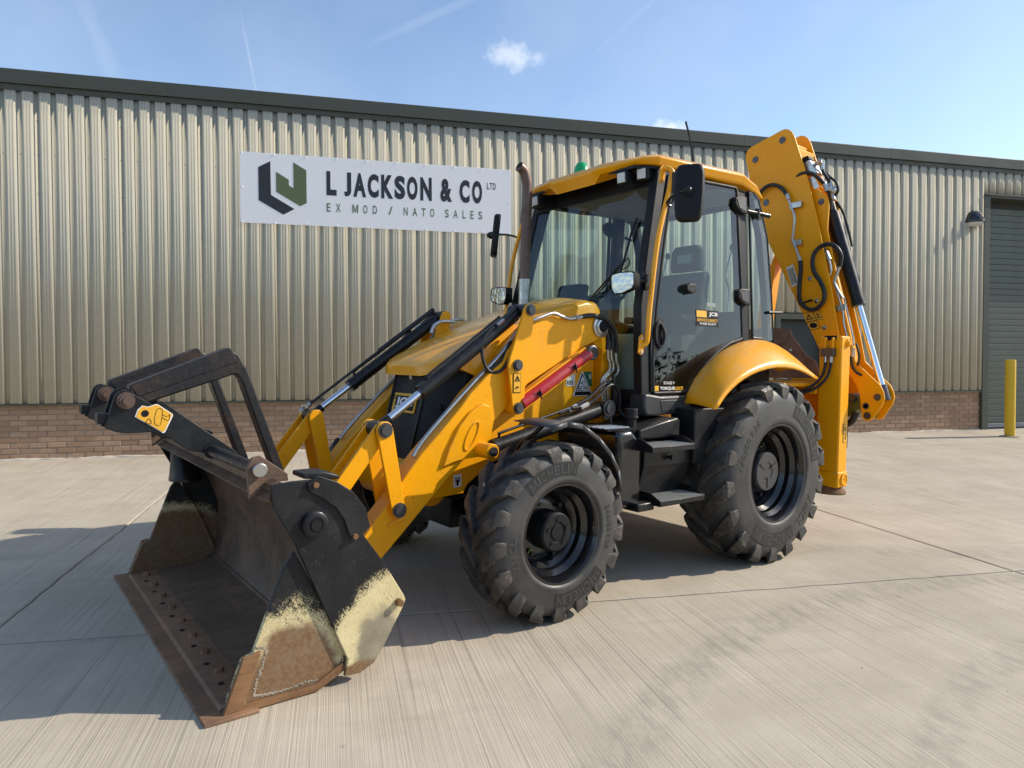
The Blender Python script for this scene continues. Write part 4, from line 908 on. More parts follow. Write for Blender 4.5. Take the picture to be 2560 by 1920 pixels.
tb = plate('security_panel', [(0.803, 1.428), (0.898, 1.268), (0.728, 1.268)], -0.4465, 'ink_black', tp)
m = MB(); m.prism([(0.803, 1.41), (0.852, 1.33), (0.875, 1.295), (0.745, 1.295), (0.775, 1.345)], -0.4515, -0.4495); build('security_field', m, 'sticker_white', tp)
m = MB(); text_fit(m, '43', (0, -0.4525, 0), (1, 0, 0), (0, 0, 1), 0.785, 0.823, 1.340, 1.372, bold=0.01); text_fit(m, 'BE7K', (0, -0.4525, 0), (1, 0, 0), (0, 0, 1), 0.757, 0.862, 1.298, 1.333, bold=0.01); build('security_number', m, 'ink_black', tp)
def warn(name, x, z, w, h, y, parent, cells=2):
    s = plate(name, [(x-w/2, z-h/2), (x+w/2, z-h/2), (x+w/2, z+h/2), (x-w/2, z+h/2)], y, 'ink_black', parent)
    e = 0.004
    build('label_face', MB().prism([(x-w/2+e, z-h/2+e), (x+w/2-e, z-h/2+e), (x+w/2-e, z+h/2-e), (x-w/2+e, z+h/2-e)], y-0.0045, y-0.003), 'sticker_yellow', s)
    a = w*0.36; zc = z+h*0.22
    q = MB()
    o = [(x, zc+a), (x+a, zc-a*0.75), (x-a, zc-a*0.75)]; i = [(x, zc+a*0.55), (x+a*0.58, zc-a*0.48), (x-a*0.58, zc-a*0.48)]
    for k in range(3): q.prism([o[k], o[(k+1) % 3], i[(k+1) % 3], i[k]], y-0.0062, y-0.005)
    q.prism([(x-0.003, zc-a*0.3), (x+0.003, zc-a*0.3), (x+0.004, zc+a*0.3), (x-0.004, zc+a*0.3)], y-0.0062, y-0.005)
    for k in range(3): q.prism(lever_poly((x-w*0.25+k*w*0.12, z-h*0.30+k*h*0.05), (x-w*0.02+k*w*0.1, z-h*0.18-k*h*0.03), 0.003, 0.003), y-0.0062, y-0.005)
    build('label_symbol', q, 'ink_black', s)
warn('warning_label', 0.075, 1.365, 0.062, 0.125, -0.611, UV[0])
pl = plate('jacking_label', [(-0.285, 0.70), (-0.225, 0.705), (-0.225, 0.785), (-0.285, 0.78)], -0.4405, 'sticker_white', SP[0])
m = MB(); m.box(-0.275, -0.235, -0.446, -0.444, 0.757, 0.762); m.box(-0.270, -0.265, -0.446, -0.444, 0.73, 0.76); m.box(-0.245, -0.240, -0.446, -0.444, 0.73, 0.76); m.box(-0.262, -0.248, -0.446, -0.444, 0.712, 0.75); build('label_symbol', m, 'ink_black', pl)

# front mudguards, near and far
def mudguard():
    m = MB(); arc = [(-0.16, 1.085), (-0.095, 1.135), (0.025, 1.162), (0.151, 1.143), (0.284, 1.066), (0.396, 0.963), (0.469, 0.851), (0.501, 0.732)]
    P = []
    for (x, z) in arc:
        d = Vector((x, z-0.5)).normalized()
        P.append([(x-d.x*0.03, -1.152, z-d.y*0.03), (x-d.x*0.004, -1.15, z-d.y*0.004), (x, -1.135, z), (x, -0.86, z), (x-d.x*0.002, -0.85, z-d.y*0.012)])
    for k in range(1, len(P)-1):
        o = len(m.v); m.v += P[k]+P[k+1]; m.f += [(o+i, o+i+1, o+5+i+1, o+5+i) for i in range(4)]
    # top wing towards the engine
    o = len(m.v); m.v += [(-0.13, -0.85, 1.150), (-0.095, -1.135, 1.135), (0.025, -1.135, 1.162), (0.03, -0.86, 1.163)]; m.f += [(o, o+1, o+2, o+3)]
    return m
MG = both('mudguard', mudguard, 'grey_plastic', solid=0.005, sharp=50)
both('mudguard_stay', lambda: MB().tube([(0.02, -0.98, 1.15), (-0.02, -0.92, 1.08), (-0.06, -0.80, 0.98), (-0.02, -0.70, 0.80)], 0.013, 8), 'black_paint', MG)

rust('weld_scale', (0.17, 0.14, 0.10), (0.40, 0.35, 0.27), 0.5, 0.8)
# front bucket ------------------------------------------------------------
m = MB(); m.prism([(-1.66, 0.955), (-1.63, 0.97), (-1.46, 0.86), (-1.33, 0.69), (-1.255, 0.47), (-1.245, 0.28), (-1.285, 0.10), (-1.315, 0.055), (-1.335, 0.075), (-1.30, 0.14), (-1.275, 0.30), (-1.285, 0.46), (-1.36, 0.665), (-1.485, 0.835), (-1.655, 0.925)], -1.138, 1.138)
BK = build('front_bucket', m, 'bucket_inner', BH, sharp=50)
m = MB(); m.prism([(-1.70, 0.895), (-1.60, 0.955), (-1.57, 0.935), (-1.66, 0.875)], -1.137, 1.137); build('top_lip', m, 'bucket_inner', BK, bevel=0.006)
RP = [(-1.67, 0.955), (-1.66, 0.87), (-1.60, 0.76), (-1.56, 0.69), (-1.46, 0.46), (-1.31, 0.12), (-1.325, 0.045), (-1.25, 0.04), (-1.18, 0.07), (-1.14, 0.12), (-1.025, 0.315), (-1.015, 0.34), (-1.025, 0.365), (-1.14, 0.55), (-1.25, 0.70), (-1.24, 0.80), (-1.31, 0.885), (-1.40, 0.94), (-1.48, 0.965), (-1.58, 0.965)]
sides = []
for sg in (1, -1):
    mb = MB().prism(RP, -1.160, -1.139)
    if sg < 0: mb.mirror()
    s_ = build('side_plate', mb, 'worn_rear_plate' if sg > 0 else 'worn_far_plate', BK, bevel=0.003); sides.append(s_)
GA = [(-1.515, 0.955), (-1.505, 0.915), (-1.44, 0.878), (-1.38, 0.83), (-1.34, 0.77), (-1.32, 0.71), (-1.305, 0.675), (-1.275, 0.672), (-1.215, 0.725), (-1.235, 0.81), (-1.30, 0.895), (-1.38, 0.95), (-1.47, 0.985)]
both('guard_plate', lambda: MB().prism(GA, -1.176, -1.1605), 'worn_black', tuple([BK, BK]), bevel=0.003)
both('guard_bracket', lambda: MB().prism([(-1.52, 0.968), (-1.40, 0.955), (-1.345, 0.955), (-1.36, 0.975), (-1.42, 0.992), (-1.52, 0.990)], -1.138, -1.00), 'worn_black', tuple([BK, BK]), bevel=0.006)
for (x, z, r) in ((-1.48, 0.945, 0.014), (-1.292, 0.692, 0.014), (-1.057, 0.338, 0.019)):
    both('plate_bolt', lambda: MB().cyl((x, -1.160, z), (x, -1.192, z), r, r*0.9, 8), 'rust_orange', tuple([BK, BK]))
both('pivot_boss', lambda: MB().lathe([(0.0, 0.060), (-0.028, 0.058), (-0.034, 0.050), (-0.034, 0.032), (-0.030, 0.030), (-0.030, 0.027), (-0.038, 0.025), (-0.038, 0.003)], (-1.480, -1.160, 0.770), (0, 1, 0), 30), 'black_paint', tuple([BK, BK]))
# clam jaw
JP = [(-1.555, 0.65), (-1.60, 0.59), (-1.73, 0.24), (-1.775, 0.225), (-1.855, 0.012), (-1.46, 0.010), (-1.325, 0.09), (-1.30, 0.12), (-1.40, 0.36)]
JW = build('clam_floor', MB().prism([(-1.30, 0.052), (-1.295, 0.080), (-1.47, 0.040), (-1.70, 0.036), (-1.70, 0.016), (-1.47, 0.012)], -1.104, 1.104), 'bucket_floor', BK)
for sg in (1, -1):
    mb = MB().prism(JP, -1.131, -1.106)
    if sg < 0: mb.mirror()
    build('clam_side', mb, 'worn_jaw_plate' if sg > 0 else 'worn_far_plate', JW, bevel=0.003)
both('corner_cutter', lambda: MB().prism([(-1.775, 0.235), (-1.70, 0.250), (-1.775, 0.030), (-1.858, 0.008)], -1.152, -1.1315), 'rust_orange', tuple([JW, JW]), bevel=0.003)
wr = random.Random(5)
def bead(pts):
    m = MB(); n = 0
    for a, b in zip(pts, pts[1:]):
        k = max(2, int((Vector(b)-Vector(a)).length/0.005))
        for q in range(k):
            f = q/k; x = a[0]+(b[0]-a[0])*f+wr.uniform(-0.003, 0.003); z = a[1]+(b[1]-a[1])*f+wr.uniform(-0.004, 0.004); r = wr.uniform(0.0035, 0.0065)
            m.sphere((x, -1.131, z), r, 7, 5, sy=0.6)
    return m
WB_ = [(-1.715, 0.262), (-1.690, 0.258), (-1.672, 0.235), (-1.692, 0.175), (-1.715, 0.11), (-1.728, 0.055), (-1.66, 0.046), (-1.56, 0.046), (-1.50, 0.054), (-1.44, 0.050)]
for o_ in both('weld_bead', lambda: bead(WB_), 'weld_scale', tuple([JW, JW])): tag(o_, kind='stuff')
both('bottom_runner', lambda: MB().prism([(-1.855, 0.004), (-1.84, 0.034), (-1.46, 0.036), (-1.33, 0.105), (-1.305, 0.075), (-1.45, 0.004)], -1.148, -1.1318), 'rust_orange', tuple([JW, JW]), bevel=0.003)
build('cutting_edge', MB().box(-1.935, -1.715, -1.180, 1.180, 0.001, 0.0155), 'cutting_edge', JW, bevel=0.003)
build('wear_strip', MB().prism([(-1.86, 0.0165), (-1.845, 0.028), (-1.70, 0.034), (-1.70, 0.0165)], -1.10, 1.10), 'cutting_edge', JW, bevel=0.002)
for k in range(9):
    y = -1.0+k*0.25
    build('edge_bolt', MB().cyl((-1.765, y, 0.028), (-1.765, y, 0.052), 0.021, 0.019, 6), 'cutting_edge', JW)
    build('edge_hole', MB().cyl((-1.79, y+0.12, 0.026), (-1.79, y+0.12, 0.0325), 0.014, 0.014, 10), 'ink_black', JW)
build('floor_seam', MB().box(-1.335, -1.29, -1.10, 1.10, 0.078, 0.096), 'bucket_inner', JW, bevel=0.006)
build('clam_ram_cover', MB().ring_loft([[(cx+r*0.8*math.cos(a), 1.0+r*0.9*math.sin(a), z) for a in [6.283185*i/20 for i in range(20)]] for cx, z, r in ((-1.60, 0.93, 0.035), (-1.585, 0.88, 0.045), (-1.555, 0.78, 0.085), (-1.53, 0.68, 0.125), (-1.525, 0.665, 0.135), (-1.525, 0.650, 0.135))]), 'black_paint', BK)
both('hanger_lug', lambda: MB().prism([(-1.235, 0.53), (-1.30, 0.66), (-1.27, 0.68), (-1.20, 0.645), (-1.185, 0.58)], -0.60, -0.57).prism([(-1.235, 0.53), (-1.30, 0.66), (-1.27, 0.68), (-1.20, 0.645), (-1.185, 0.58)], -0.42, -0.39).prism([(-1.25, 0.17), (-1.25, 0.40), (-1.08, 0.34), (-1.02, 0.28), (-1.06, 0.19)], -0.595, -0.56).prism([(-1.25, 0.17), (-1.25, 0.40), (-1.08, 0.34), (-1.02, 0.28), (-1.06, 0.19)], -0.41, -0.385), 'black_paint', tuple([BK, BK]), bevel=0.004)
both('hanger_pin', lambda: MB().cyl((-1.07, -0.61, 0.275), (-1.07, -0.375, 0.275), 0.03).cyl((-1.235, -0.61, 0.60), (-1.235, -0.38, 0.60), 0.028), 'pin_steel', tuple([BK, BK]))
# fork carrier bar on top of the bucket
both('bar_bracket', lambda: MB().prism([(-1.725, 0.885), (-1.738, 1.02), (-1.715, 1.065), (-1.68, 1.072), (-1.56, 0.985), (-1.555, 0.952), (-1.64, 0.950)], -1.055, -1.035), 'bucket_inner', tuple([BK, BK]), bevel=0.003)
both('bar_pin', lambda: MB().cyl((-1.688, -1.085, 1.012), (-1.688, -1.035, 1.012), 0.031, n=20), 'zinc', tuple([BK, BK]), bevel=0.003)
build('fork_bar', MB().cyl((-1.688, -1.034, 1.010), (-1.688, 1.034, 1.010), 0.030, n=24), 'fork_steel', BK, sharp=50)
# two flip-over pallet forks, folded back over the bucket
FA = [(-2.172, 1.147), (-2.152, 1.229), (-2.130, 1.305), (-2.112, 1.325), (-2.09, 1.330), (-2.053, 1.310), (-1.968, 1.254), (-1.923, 1.271), (-1.557, 0.990), (-1.617, 0.973), (-1.640, 0.968), (-1.746, 1.005), (-1.807, 1.018), (-1.909, 1.100), (-1.972, 1.120), (-2.081, 1.118), (-2.126, 1.127)]
TINE = [(-2.068, 1.342), (-1.587, 1.536), (-1.548, 1.510), (-1.525, 1.462), (-1.505, 1.432), (-1.295, 0.855), (-1.360, 0.880), (-1.540, 1.385), (-1.565, 1.408), (-1.987, 1.262), (-2.060, 1.285)]
BLADE = [(-2.066, 1.350), (-1.600, 1.546), (-1.583, 1.536), (-1.556, 1.470), (-2.030, 1.290)]
def fork(y):
    f = build('pallet_fork', MB().prism(FA, y-0.012, y+0.012), 'worn_black', BK, bevel=0.003)
    build('carrier_plate', MB().prism(FA[:8]+FA[13:], y+0.125, y+0.145), 'worn_black', f, bevel=0.003)
    build('fork_tine', MB().prism(TINE, y+0.015, y+0.105), 'fork_steel', f, bevel=0.008)
    build('fork_blade', MB().prism(BLADE, y+0.012, y+0.118), 'fork_steel', f, bevel=0.006)
    build('hinge_pin', MB().lathe([(-0.055, 0.004), (-0.055, 0.018), (-0.032, 0.019), (-0.032, 0.030), (-0.016, 0.031), (-0.016, 0.040), (-0.001, 0.041), (0.16, 0.026)], (-2.086, y-0.012, 1.277), (0, 1, 0), 22), 'exhaust_steel', f)
    build('heel_stop', MB().box(-2.20, -2.10, y+0.014, y+0.123, 1.165, 1.215), 'fork_steel', f, bevel=0.006)
    build('sleeve', MB().cyl((-1.688, y-0.02, 1.010), (-1.688, y+0.15, 1.010), 0.042, n=20), 'worn_black', f)
    return f
F1 = fork(-0.30); F2 = fork(0.36)
ST_ = [(-2.015, 1.252), (-2.035, 1.232), (-2.046, 1.198), (-2.032, 1.187), (-1.975, 1.150), (-1.921, 1.112), (-1.912, 1.117), (-1.876, 1.198), (-1.879, 1.208), (-1.944, 1.256), (-1.955, 1.258), (-1.987, 1.246)]
sk = build('fork_label', MB().prism(ST_, -0.3145, -0.3125), 'sticker_white', F1)
cx_ = sum(p[0] for p in ST_)/len(ST_); cz_ = sum(p[1] for p in ST_)/len(ST_)
build('label_face', MB().prism([(cx_+(x-cx_)*0.93, cz_+(z-cz_)*0.93) for x, z in ST_], -0.3160, -0.3148), 'sticker_yellow', sk)
q = MB(); q.tube([(-1.955, -0.3165, 1.215), (-1.960, -0.3165, 1.165), (-1.935, -0.3165, 1.155), (-1.925, -0.3165, 1.225), (-1.945, -0.3165, 1.235), (-1.955, -0.3165, 1.215)], 0.0012, 4); q.tube([(-1.925, -0.3165, 1.205), (-1.905, -0.3165, 1.195), (-1.892, -0.3165, 1.205), (-1.898, -0.3165, 1.175), (-1.925, -0.3165, 1.190)], 0.0012, 4); q.tube([(-2.002, -0.3165, 1.165), (-1.975, -0.3165, 1.163), (-1.985, -0.3165, 1.188), (-2.002, -0.3165, 1.165)], 0.0016, 4); build('label_symbol', q, 'ink_black', sk)
build('label_hole', MB().cyl((-2.002, -0.3175, 1.213), (-2.002, -0.3150, 1.213), 0.017, n=18), 'ink_black', sk)

# ------------------------------------------------------------------ the backhoe loader: cab
def sy(z): return -0.78 + 0.064*(z-1.7)          # the cab sides lean in towards the roof
def lean(poly, o0, o1):
    """flat shape (x, z) laid on the cab side, from offset o0 to o1 inward"""
    n = len(poly); m = MB()
    vs = [(x, sy(z)+o0, z) for x, z in poly] + [(x, sy(z)+o1, z) for x, z in poly]
    return m.add(vs, [tuple(range(n)), tuple(range(2*n-1, n-1, -1))] + [(i, (i+1) % n, n+(i+1) % n, n+i) for i in range(n)])
def ribbon(st, o0, o1):
    m = MB(); return m.ring_loft([[(a, sy(z)+o0, z), (b, sy(z)+o0, z), (b, sy(z)+o1, z), (a, sy(z)+o1, z)] for a, b, z in st])
m = MB(); m.box(1.06, 2.68, -0.76, 0.76, 1.14, 1.24); m.box(1.06, 1.40, -0.30, 0.30, 1.24, 1.42)
CAB = build('cab_floor', m, 'black_plastic', BH, bevel=0.01)
both('front_pillar', lambda: ribbon([(1.035, 1.125, 1.28), (1.040, 1.130, 1.60), (1.050, 1.145, 1.91), (1.155, 1.245, 2.40), (1.272, 1.372, 2.90)], 0.0, 0.075), 'black_plastic', CAB, bevel=0.008)
both('rear_pillar', lambda: ribbon([(2.262, 2.372, 1.60), (2.262, 2.378, 1.74), (2.256, 2.376, 2.10), (2.235, 2.366, 2.94)], 0.0, 0.075), 'black_plastic', CAB, bevel=0.02, seg=3)
both('corner_pillar', lambda: ribbon([(2.66, 2.72, 1.55), (2.655, 2.715, 2.10), (2.60, 2.66, 2.60), (2.49, 2.56, 2.92)], 0.02, 0.08), 'black_plastic', CAB, bevel=0.008)
both('roof_rail', lambda: MB().ring_loft([[(x, sy(2.92)+0.0, z), (x, sy(2.92)+0.08, z), (x, sy(2.92)+0.08, z+0.07), (x, sy(2.92), z+0.07)] for x, z in ((1.28, 2.875), (1.8, 2.885), (2.3, 2.925), (2.5, 2.885))]), 'black_plastic', CAB, bevel=0.006)
both('sill', lambda: MB().ring_loft([[(x0, -0.82, z0), (x1, -0.82, z1), (x1, -0.74, z1), (x0, -0.74, z0)] for x0, z0, x1, z1 in ((1.03, 1.295, 1.03, 1.295), (1.03, 1.295, 1.03, 1.295))]) if False else MB().prism([(1.03, 1.292), (1.075, 1.292), (1.20, 1.275), (1.53, 1.278), (1.56, 1.265), (1.53, 1.165), (1.49, 1.15), (1.14, 1.135), (1.05, 1.135), (1.02, 1.2)], -0.845, -0.70), 'grey_plastic', CAB, bevel=0.018, seg=3)
both('sill_recess', lambda: MB().prism([(1.19, 1.245), (1.47, 1.247), (1.45, 1.175), (1.21, 1.165)], -0.849, -0.840), 'grey_plastic', CAB, bevel=0.004)
both('cab_side_panel', lambda: MB().prism([(1.56, 1.24), (1.68, 1.425), (1.93, 1.605), (2.26, 1.715), (2.40, 1.72), (2.69, 1.66), (2.69, 1.20), (1.56, 1.20)], -0.765, -0.72), 'black_plastic', CAB, bevel=0.005)
for mb_ in (MB().box(1.03, 1.09, -0.74, 0.74, 1.24, 1.32), MB().prism([(1.245, 2.80), (1.275, 2.93), (1.40, 2.93), (1.36, 2.86)], -0.70, 0.70), MB().box(2.63, 2.69, -0.72, 0.72, 1.22, 1.72), MB().box(2.52, 2.57, -0.68, 0.68, 2.86, 2.93)): build('cab_crossmember', mb_, 'black_plastic', CAB, bevel=0.006)
build('headlining', MB().box(1.30, 2.52, -0.68, 0.68, 2.90, 2.93), 'headlining', CAB)
# glass
build('windscreen', MB().add([(1.062, -0.70, 1.90), (1.062, 0.70, 1.90), (1.262, 0.635, 2.81), (1.262, -0.635, 2.81), (1.067, -0.70, 1.90), (1.067, 0.70, 1.90), (1.267, 0.635, 2.81), (1.267, -0.635, 2.81)], [(0, 1, 2, 3), (7, 6, 5, 4), (0, 4, 5, 1), (1, 5, 6, 2), (2, 6, 7, 3), (3, 7, 4, 0)]), 'cab_glass', CAB)
both('lower_pane', lambda: MB().box(1.058, 1.063, -0.735, -0.44, 1.325, 1.898), 'cab_glass', CAB)
build('rear_window', MB().add([(2.685, -0.68, 1.73), (2.685, 0.68, 1.73), (2.55, 0.62, 2.86), (2.55, -0.62, 2.86), (2.69, -0.68, 1.73), (2.69, 0.68, 1.73), (2.555, 0.62, 2.86), (2.555, -0.62, 2.86)], [(0, 1, 2, 3), (7, 6, 5, 4), (0, 4, 5, 1), (1, 5, 6, 2), (2, 6, 7, 3), (3, 7, 4, 0)]), 'cab_glass', CAB)
DG = [(1.150, 1.300), (1.152, 1.54), (1.175, 1.70), (1.205, 1.90), (1.315, 2.42), (1.430, 2.885), (1.45, 2.90), (2.205, 2.94), (2.225, 2.925), (2.248, 2.14), (2.252, 1.735), (2.23, 1.715), (2.08, 1.68), (1.917, 1.605), (1.77, 1.51), (1.657, 1.415), (1.545, 1.315), (1.515, 1.296), (1.17, 1.292)]
DR = both('cab_door', lambda: MB().tube([(x, sy(z)-0.004, z) for x, z in DG+[DG[0]]], 0.016, 8, smooth=False), 'black_plastic', sharp=60)
both('door_glass', lambda: lean(DG, -0.008, -0.002), 'cab_glass', DR)
both('door_stile', lambda: ribbon([(1.125, 1.155, 1.30), (1.13, 1.175, 1.60), (1.15, 1.21, 1.91), (1.25, 1.322, 2.42), (1.372, 1.44, 2.90)], -0.012, 0.03), 'black_paint', DR, bevel=0.005)
HP = [(1.152, 1.53), (1.20, 1.585), (1.27, 1.64), (1.295, 1.70), (1.293, 1.765), (1.268, 1.815), (1.22, 1.845), (1.205, 1.90), (1.17, 1.75)]
both('lock_plate', lambda: lean(HP, -0.016, -0.009), 'black_plastic', DR, bevel=0.003)
def hnd(rx, rz, o0, o1):
    return lambda: lean([(1.222+rx*math.cos(6.283185*k/20), 1.715+rz*math.sin(6.283185*k/20)) for k in range(20)], o0, o1)
DH = both('door_handle', hnd(0.058, 0.100, -0.030, -0.016), 'black_plastic', DR, bevel=0.006)
both('handle_grip', lambda: MB().tube([(1.225, sy(1.79)-0.034, 1.79), (1.237, sy(1.74)-0.046, 1.74), (1.24, sy(1.70)-0.046, 1.69), (1.228, sy(1.65)-0.034, 1.645)], 0.012), 'black_plastic', DR)
both('hinge', lambda: lean([(2.155, 2.845), (2.20, 2.87), (2.315, 2.875), (2.32, 2.74), (2.25, 2.735), (2.18, 2.765), (2.152, 2.80)], -0.045, 0.0), 'black_plastic', DR, bevel=0.012, seg=3)
both('hinge', lambda: lean([(2.165, 2.10), (2.21, 2.125), (2.325, 2.13), (2.33, 1.995), (2.26, 1.99), (2.19, 2.02), (2.162, 2.055)], -0.045, 0.0), 'black_plastic', DR, bevel=0.012, seg=3)
for pl_ in ([(2.175, 2.84), (2.285, 2.862), (2.285, 2.755), (2.20, 2.775)], [(2.185, 2.095), (2.295, 2.117), (2.295, 2.01), (2.21, 2.03)]): both('hinge_cover', lambda: lean(pl_, -0.049, -0.045), 'grey_plastic', DR)
QG = [(2.39, 1.735), (2.392, 2.95), (2.425, 2.965), (2.528, 2.89), (2.60, 2.70), (2.638, 2.584), (2.679, 2.10), (2.692, 1.665), (2.62, 1.69), (2.53, 1.73)]
QW = both('quarter_window', lambda: lean(QG, -0.014, -0.008), 'cab_glass', CAB)
both('window_seal', lambda: MB().tube([(x, sy(z)-0.010, z) for x, z in QG+[QG[0]]], 0.010, 6, smooth=False), 'black_paint', CAB)
both('window_catch', lambda: MB().cyl((2.33, sy(2.78)-0.03, 2.765), (2.50, sy(2.78)-0.05, 2.765), 0.018, 0.014, 10).cyl((2.50, sy(2.78)-0.05, 2.765), (2.60, sy(2.78)-0.06, 2.76), 0.017, 0.021, 10).cyl((2.455, sy(2.78)-0.045, 2.72), (2.455, sy(2.78)-0.045, 2.80), 0.02, 0.02, 10), 'black_paint', CAB)
both('window_catch', lambda: MB().cyl((2.60, sy(1.98)-0.03, 1.955), (2.80, sy(1.98)-0.03, 1.965), 0.013, 0.013, 8), 'black_paint', CAB)
# grab rails
both('grab_rail', lambda: MB().tube([(1.235, -0.78, 2.905), (1.262, -0.83, 2.885), (1.258, -0.835, 2.80), (1.135, -0.835, 2.385), (1.067, -0.835, 1.905), (1.052, -0.835, 1.70), (1.045, -0.825, 1.645), (1.01, -0.80, 1.625)], 0.0185, 14).prism([(0.985, 1.58), (1.01, 1.565), (1.035, 1.58), (1.035, 1.69), (1.02, 1.71), (0.995, 1.69)], -0.815, -0.805).prism([(1.19, 2.80), (1.215, 2.79), (1.24, 2.81), (1.25, 2.90), (1.225, 2.925), (1.20, 2.90)], -0.79, -0.78), 'yellow_gloss', CAB, sharp=50)
both('rail_bolt', lambda: MB().cyl((1.010, -0.805, 1.585), (1.010, -0.824, 1.585), 0.011, n=8).cyl((1.012, -0.805, 1.680), (1.012, -0.824, 1.680), 0.011, n=8).cyl((1.212, -0.78, 2.805), (1.212, -0.80, 2.805), 0.011, n=8), 'zinc', CAB)
# mirrors
def mirror_arm(): return MB().tube([(1.262, -0.860, 2.80), (1.262, -0.868, 2.70), (1.225, -0.865, 2.625), (1.175, -0.875, 2.630), (1.135, -0.93, 2.645), (1.085, -1.03, 2.655), (1.078, -1.11, 2.66)], 0.0095, 8)
MA = both('mirror_arm', mirror_arm, 'black_paint')
both('arm_sleeve', lambda: MB().cyl((1.268, -0.862, 2.86), (1.262, -0.866, 2.72), 0.022, 0.022, 12), 'hose_rubber', MA)
def mirror_head(off, sc, d0, d1):
    m = MB(); n = 28; w, h = 0.098*sc, 0.195*sc; rings = []
    # the back of the head faces forward and outward, the glass faces the seat
    Mx = Matrix.Translation((1.135, -1.095, 2.655)) @ Matrix.Rotation(R(34), 4, 'Z') @ Matrix.Rotation(R(5), 4, 'Y')
    for (dx, k) in d1:
        ring = []
        for i in range(n):
            a = 6.283185*i/n; ca, sa = math.cos(a), math.sin(a); e = 0.38
            y = w*k*math.copysign(abs(ca)**e, ca); z = h*(k*0.5+0.5 if k < 1 else 1)*math.copysign(abs(sa)**e, sa)
            if z < 0: y *= 1-0.10*(-z/h)
            ring.append(Mx @ Vector((dx, y, z)))
        rings.append(ring)
    return m.ring_loft(rings)
MH = both('mirror', lambda: mirror_head(0, 1.0, 0, [(-0.034, 0.80), (-0.030, 0.90), (-0.012, 1.0), (0.022, 1.0), (0.026, 0.97)]), 'black_plastic', MA, sharp=50)
both('mirror_glass', lambda: mirror_head(0, 0.94, 0, [(0.0262, 1.0), (0.0275, 1.0)]), 'mirror_silver', MA)
both('mirror_clamp', lambda: MB().cyl((1.085, -1.125, 2.66), (1.115, -1.108, 2.66), 0.032, 0.034, 16).sphere((1.083, -1.126, 2.66), 0.026, 12, 8), 'black_paint', MA)
# front headlamps on the pillars
def lamp_shell(k0):
    m = MB(); rings = []
    out = [(-0.105, 0.045), (-0.100, 0.060), (-0.02, 0.070), (0.085, 0.066), (0.105, 0.055), (0.108, -0.02), (0.090, -0.045), (0.0, -0.072), (-0.07, -0.072), (-0.092, -0.05), (-0.105, 0.0)]
    for dx, k in k0: rings.append([(0.925+dx+0.10*0, -0.722+(-y)*k+0.0, 2.066+z*k) for y, z in out])
    return m.ring_loft(rings)
HL = both('headlamp', lambda: lamp_shell([(-0.02, 1.05), (-0.026, 1.07), (0.02, 1.06), (0.06, 0.85), (0.085, 0.5)]), 'black_plastic', sharp=40)
both('reflector', lambda: lamp_shell([(-0.0215, 0.97), (-0.0210, 0.97)]), 'lamp_reflector', HL)
both('lamp_lens', lambda: lamp_shell([(-0.030, 0.9), (-0.0275, 1.0), (-0.0230, 1.0)]), 'lens_clear', HL, sharp=60)
both('lamp_bracket', lambda: MB().cyl((0.985, -0.76, 2.075), (1.075, -0.785, 2.09), 0.020, n=12).box(1.05, 1.09, -0.80, -0.77, 2.02, 2.15), 'black_paint', HL)
both('bracket_bolt', lambda: MB().cyl((1.065, -0.80, 2.135), (1.065, -0.815, 2.135), 0.012, n=8).cyl((1.065, -0.80, 2.035), (1.065, -0.815, 2.035), 0.012, n=8), 'zinc', HL)
# roof
def roof():
    LO = [(1.105, 0.212, 2.885), (1.085, 0.292, 2.945), (1.175, 0.640, 2.955), (1.255, 0.715, 2.945), (1.77, 0.735, 2.951), (2.27, 0.735, 2.980), (2.47, 0.725, 2.937), (2.61, 0.690, 2.912)]
    MI = [(1.055, 0.205, 2.955), (1.050, 0.285, 2.965), (1.155, 0.655, 2.990), (1.240, 0.745, 2.995), (1.77, 0.765, 3.010), (2.25, 0.765, 3.038), (2.46, 0.745, 2.990), (2.63, 0.70, 2.922)]
    M2 = [(1.090, 0.20, 3.005), (1.090, 0.280, 3.010), (1.195, 0.630, 3.020), (1.275, 0.715, 3.022), (1.77, 0.735, 3.040), (2.23, 0.735, 3.066), (2.43, 0.715, 3.020), (2.58, 0.67, 2.95)]
    TP = [(1.30, 0.18, 3.045), (1.30, 0.26, 3.046), (1.38, 0.50, 3.050), (1.44, 0.56, 3.052), (1.77, 0.58, 3.068), (2.16, 0.58, 3.085), (2.33, 0.56, 3.055), (2.44, 0.50, 3.01)]
    rings = []
    for S in (LO, MI, M2, TP):
        r = [(x, -y, z) for x, y, z in S]; r += [(S[-1][0]+0.04, -0.25, S[-1][2]+0.003), (S[-1][0]+0.04, 0.25, S[-1][2]+0.003)] + [(x, y, z) for x, y, z in reversed(S)]
        rings.append(r)
    return MB().ring_loft(rings)
RF = build('cab_roof', roof(), 'yellow_gloss', BH, bevel=0.012, seg=3, sharp=30)
build('roof_liner', MB().prism([(1.13, -0.60), (1.25, -0.69), (2.5, -0.70), (2.58, 0), (2.5, 0.70), (1.25, 0.69), (1.13, 0.60), (1.11, 0.0)], 2.925, 2.944, axis='z'), 'black_plastic', RF)
build('roof_hatch', MB().prism([(1.45, -0.33), (2.05, -0.33), (2.05, 0.33), (1.45, 0.33)], 3.05, 3.105, axis='z'), 'black_plastic', RF, bevel=0.03, seg=3)
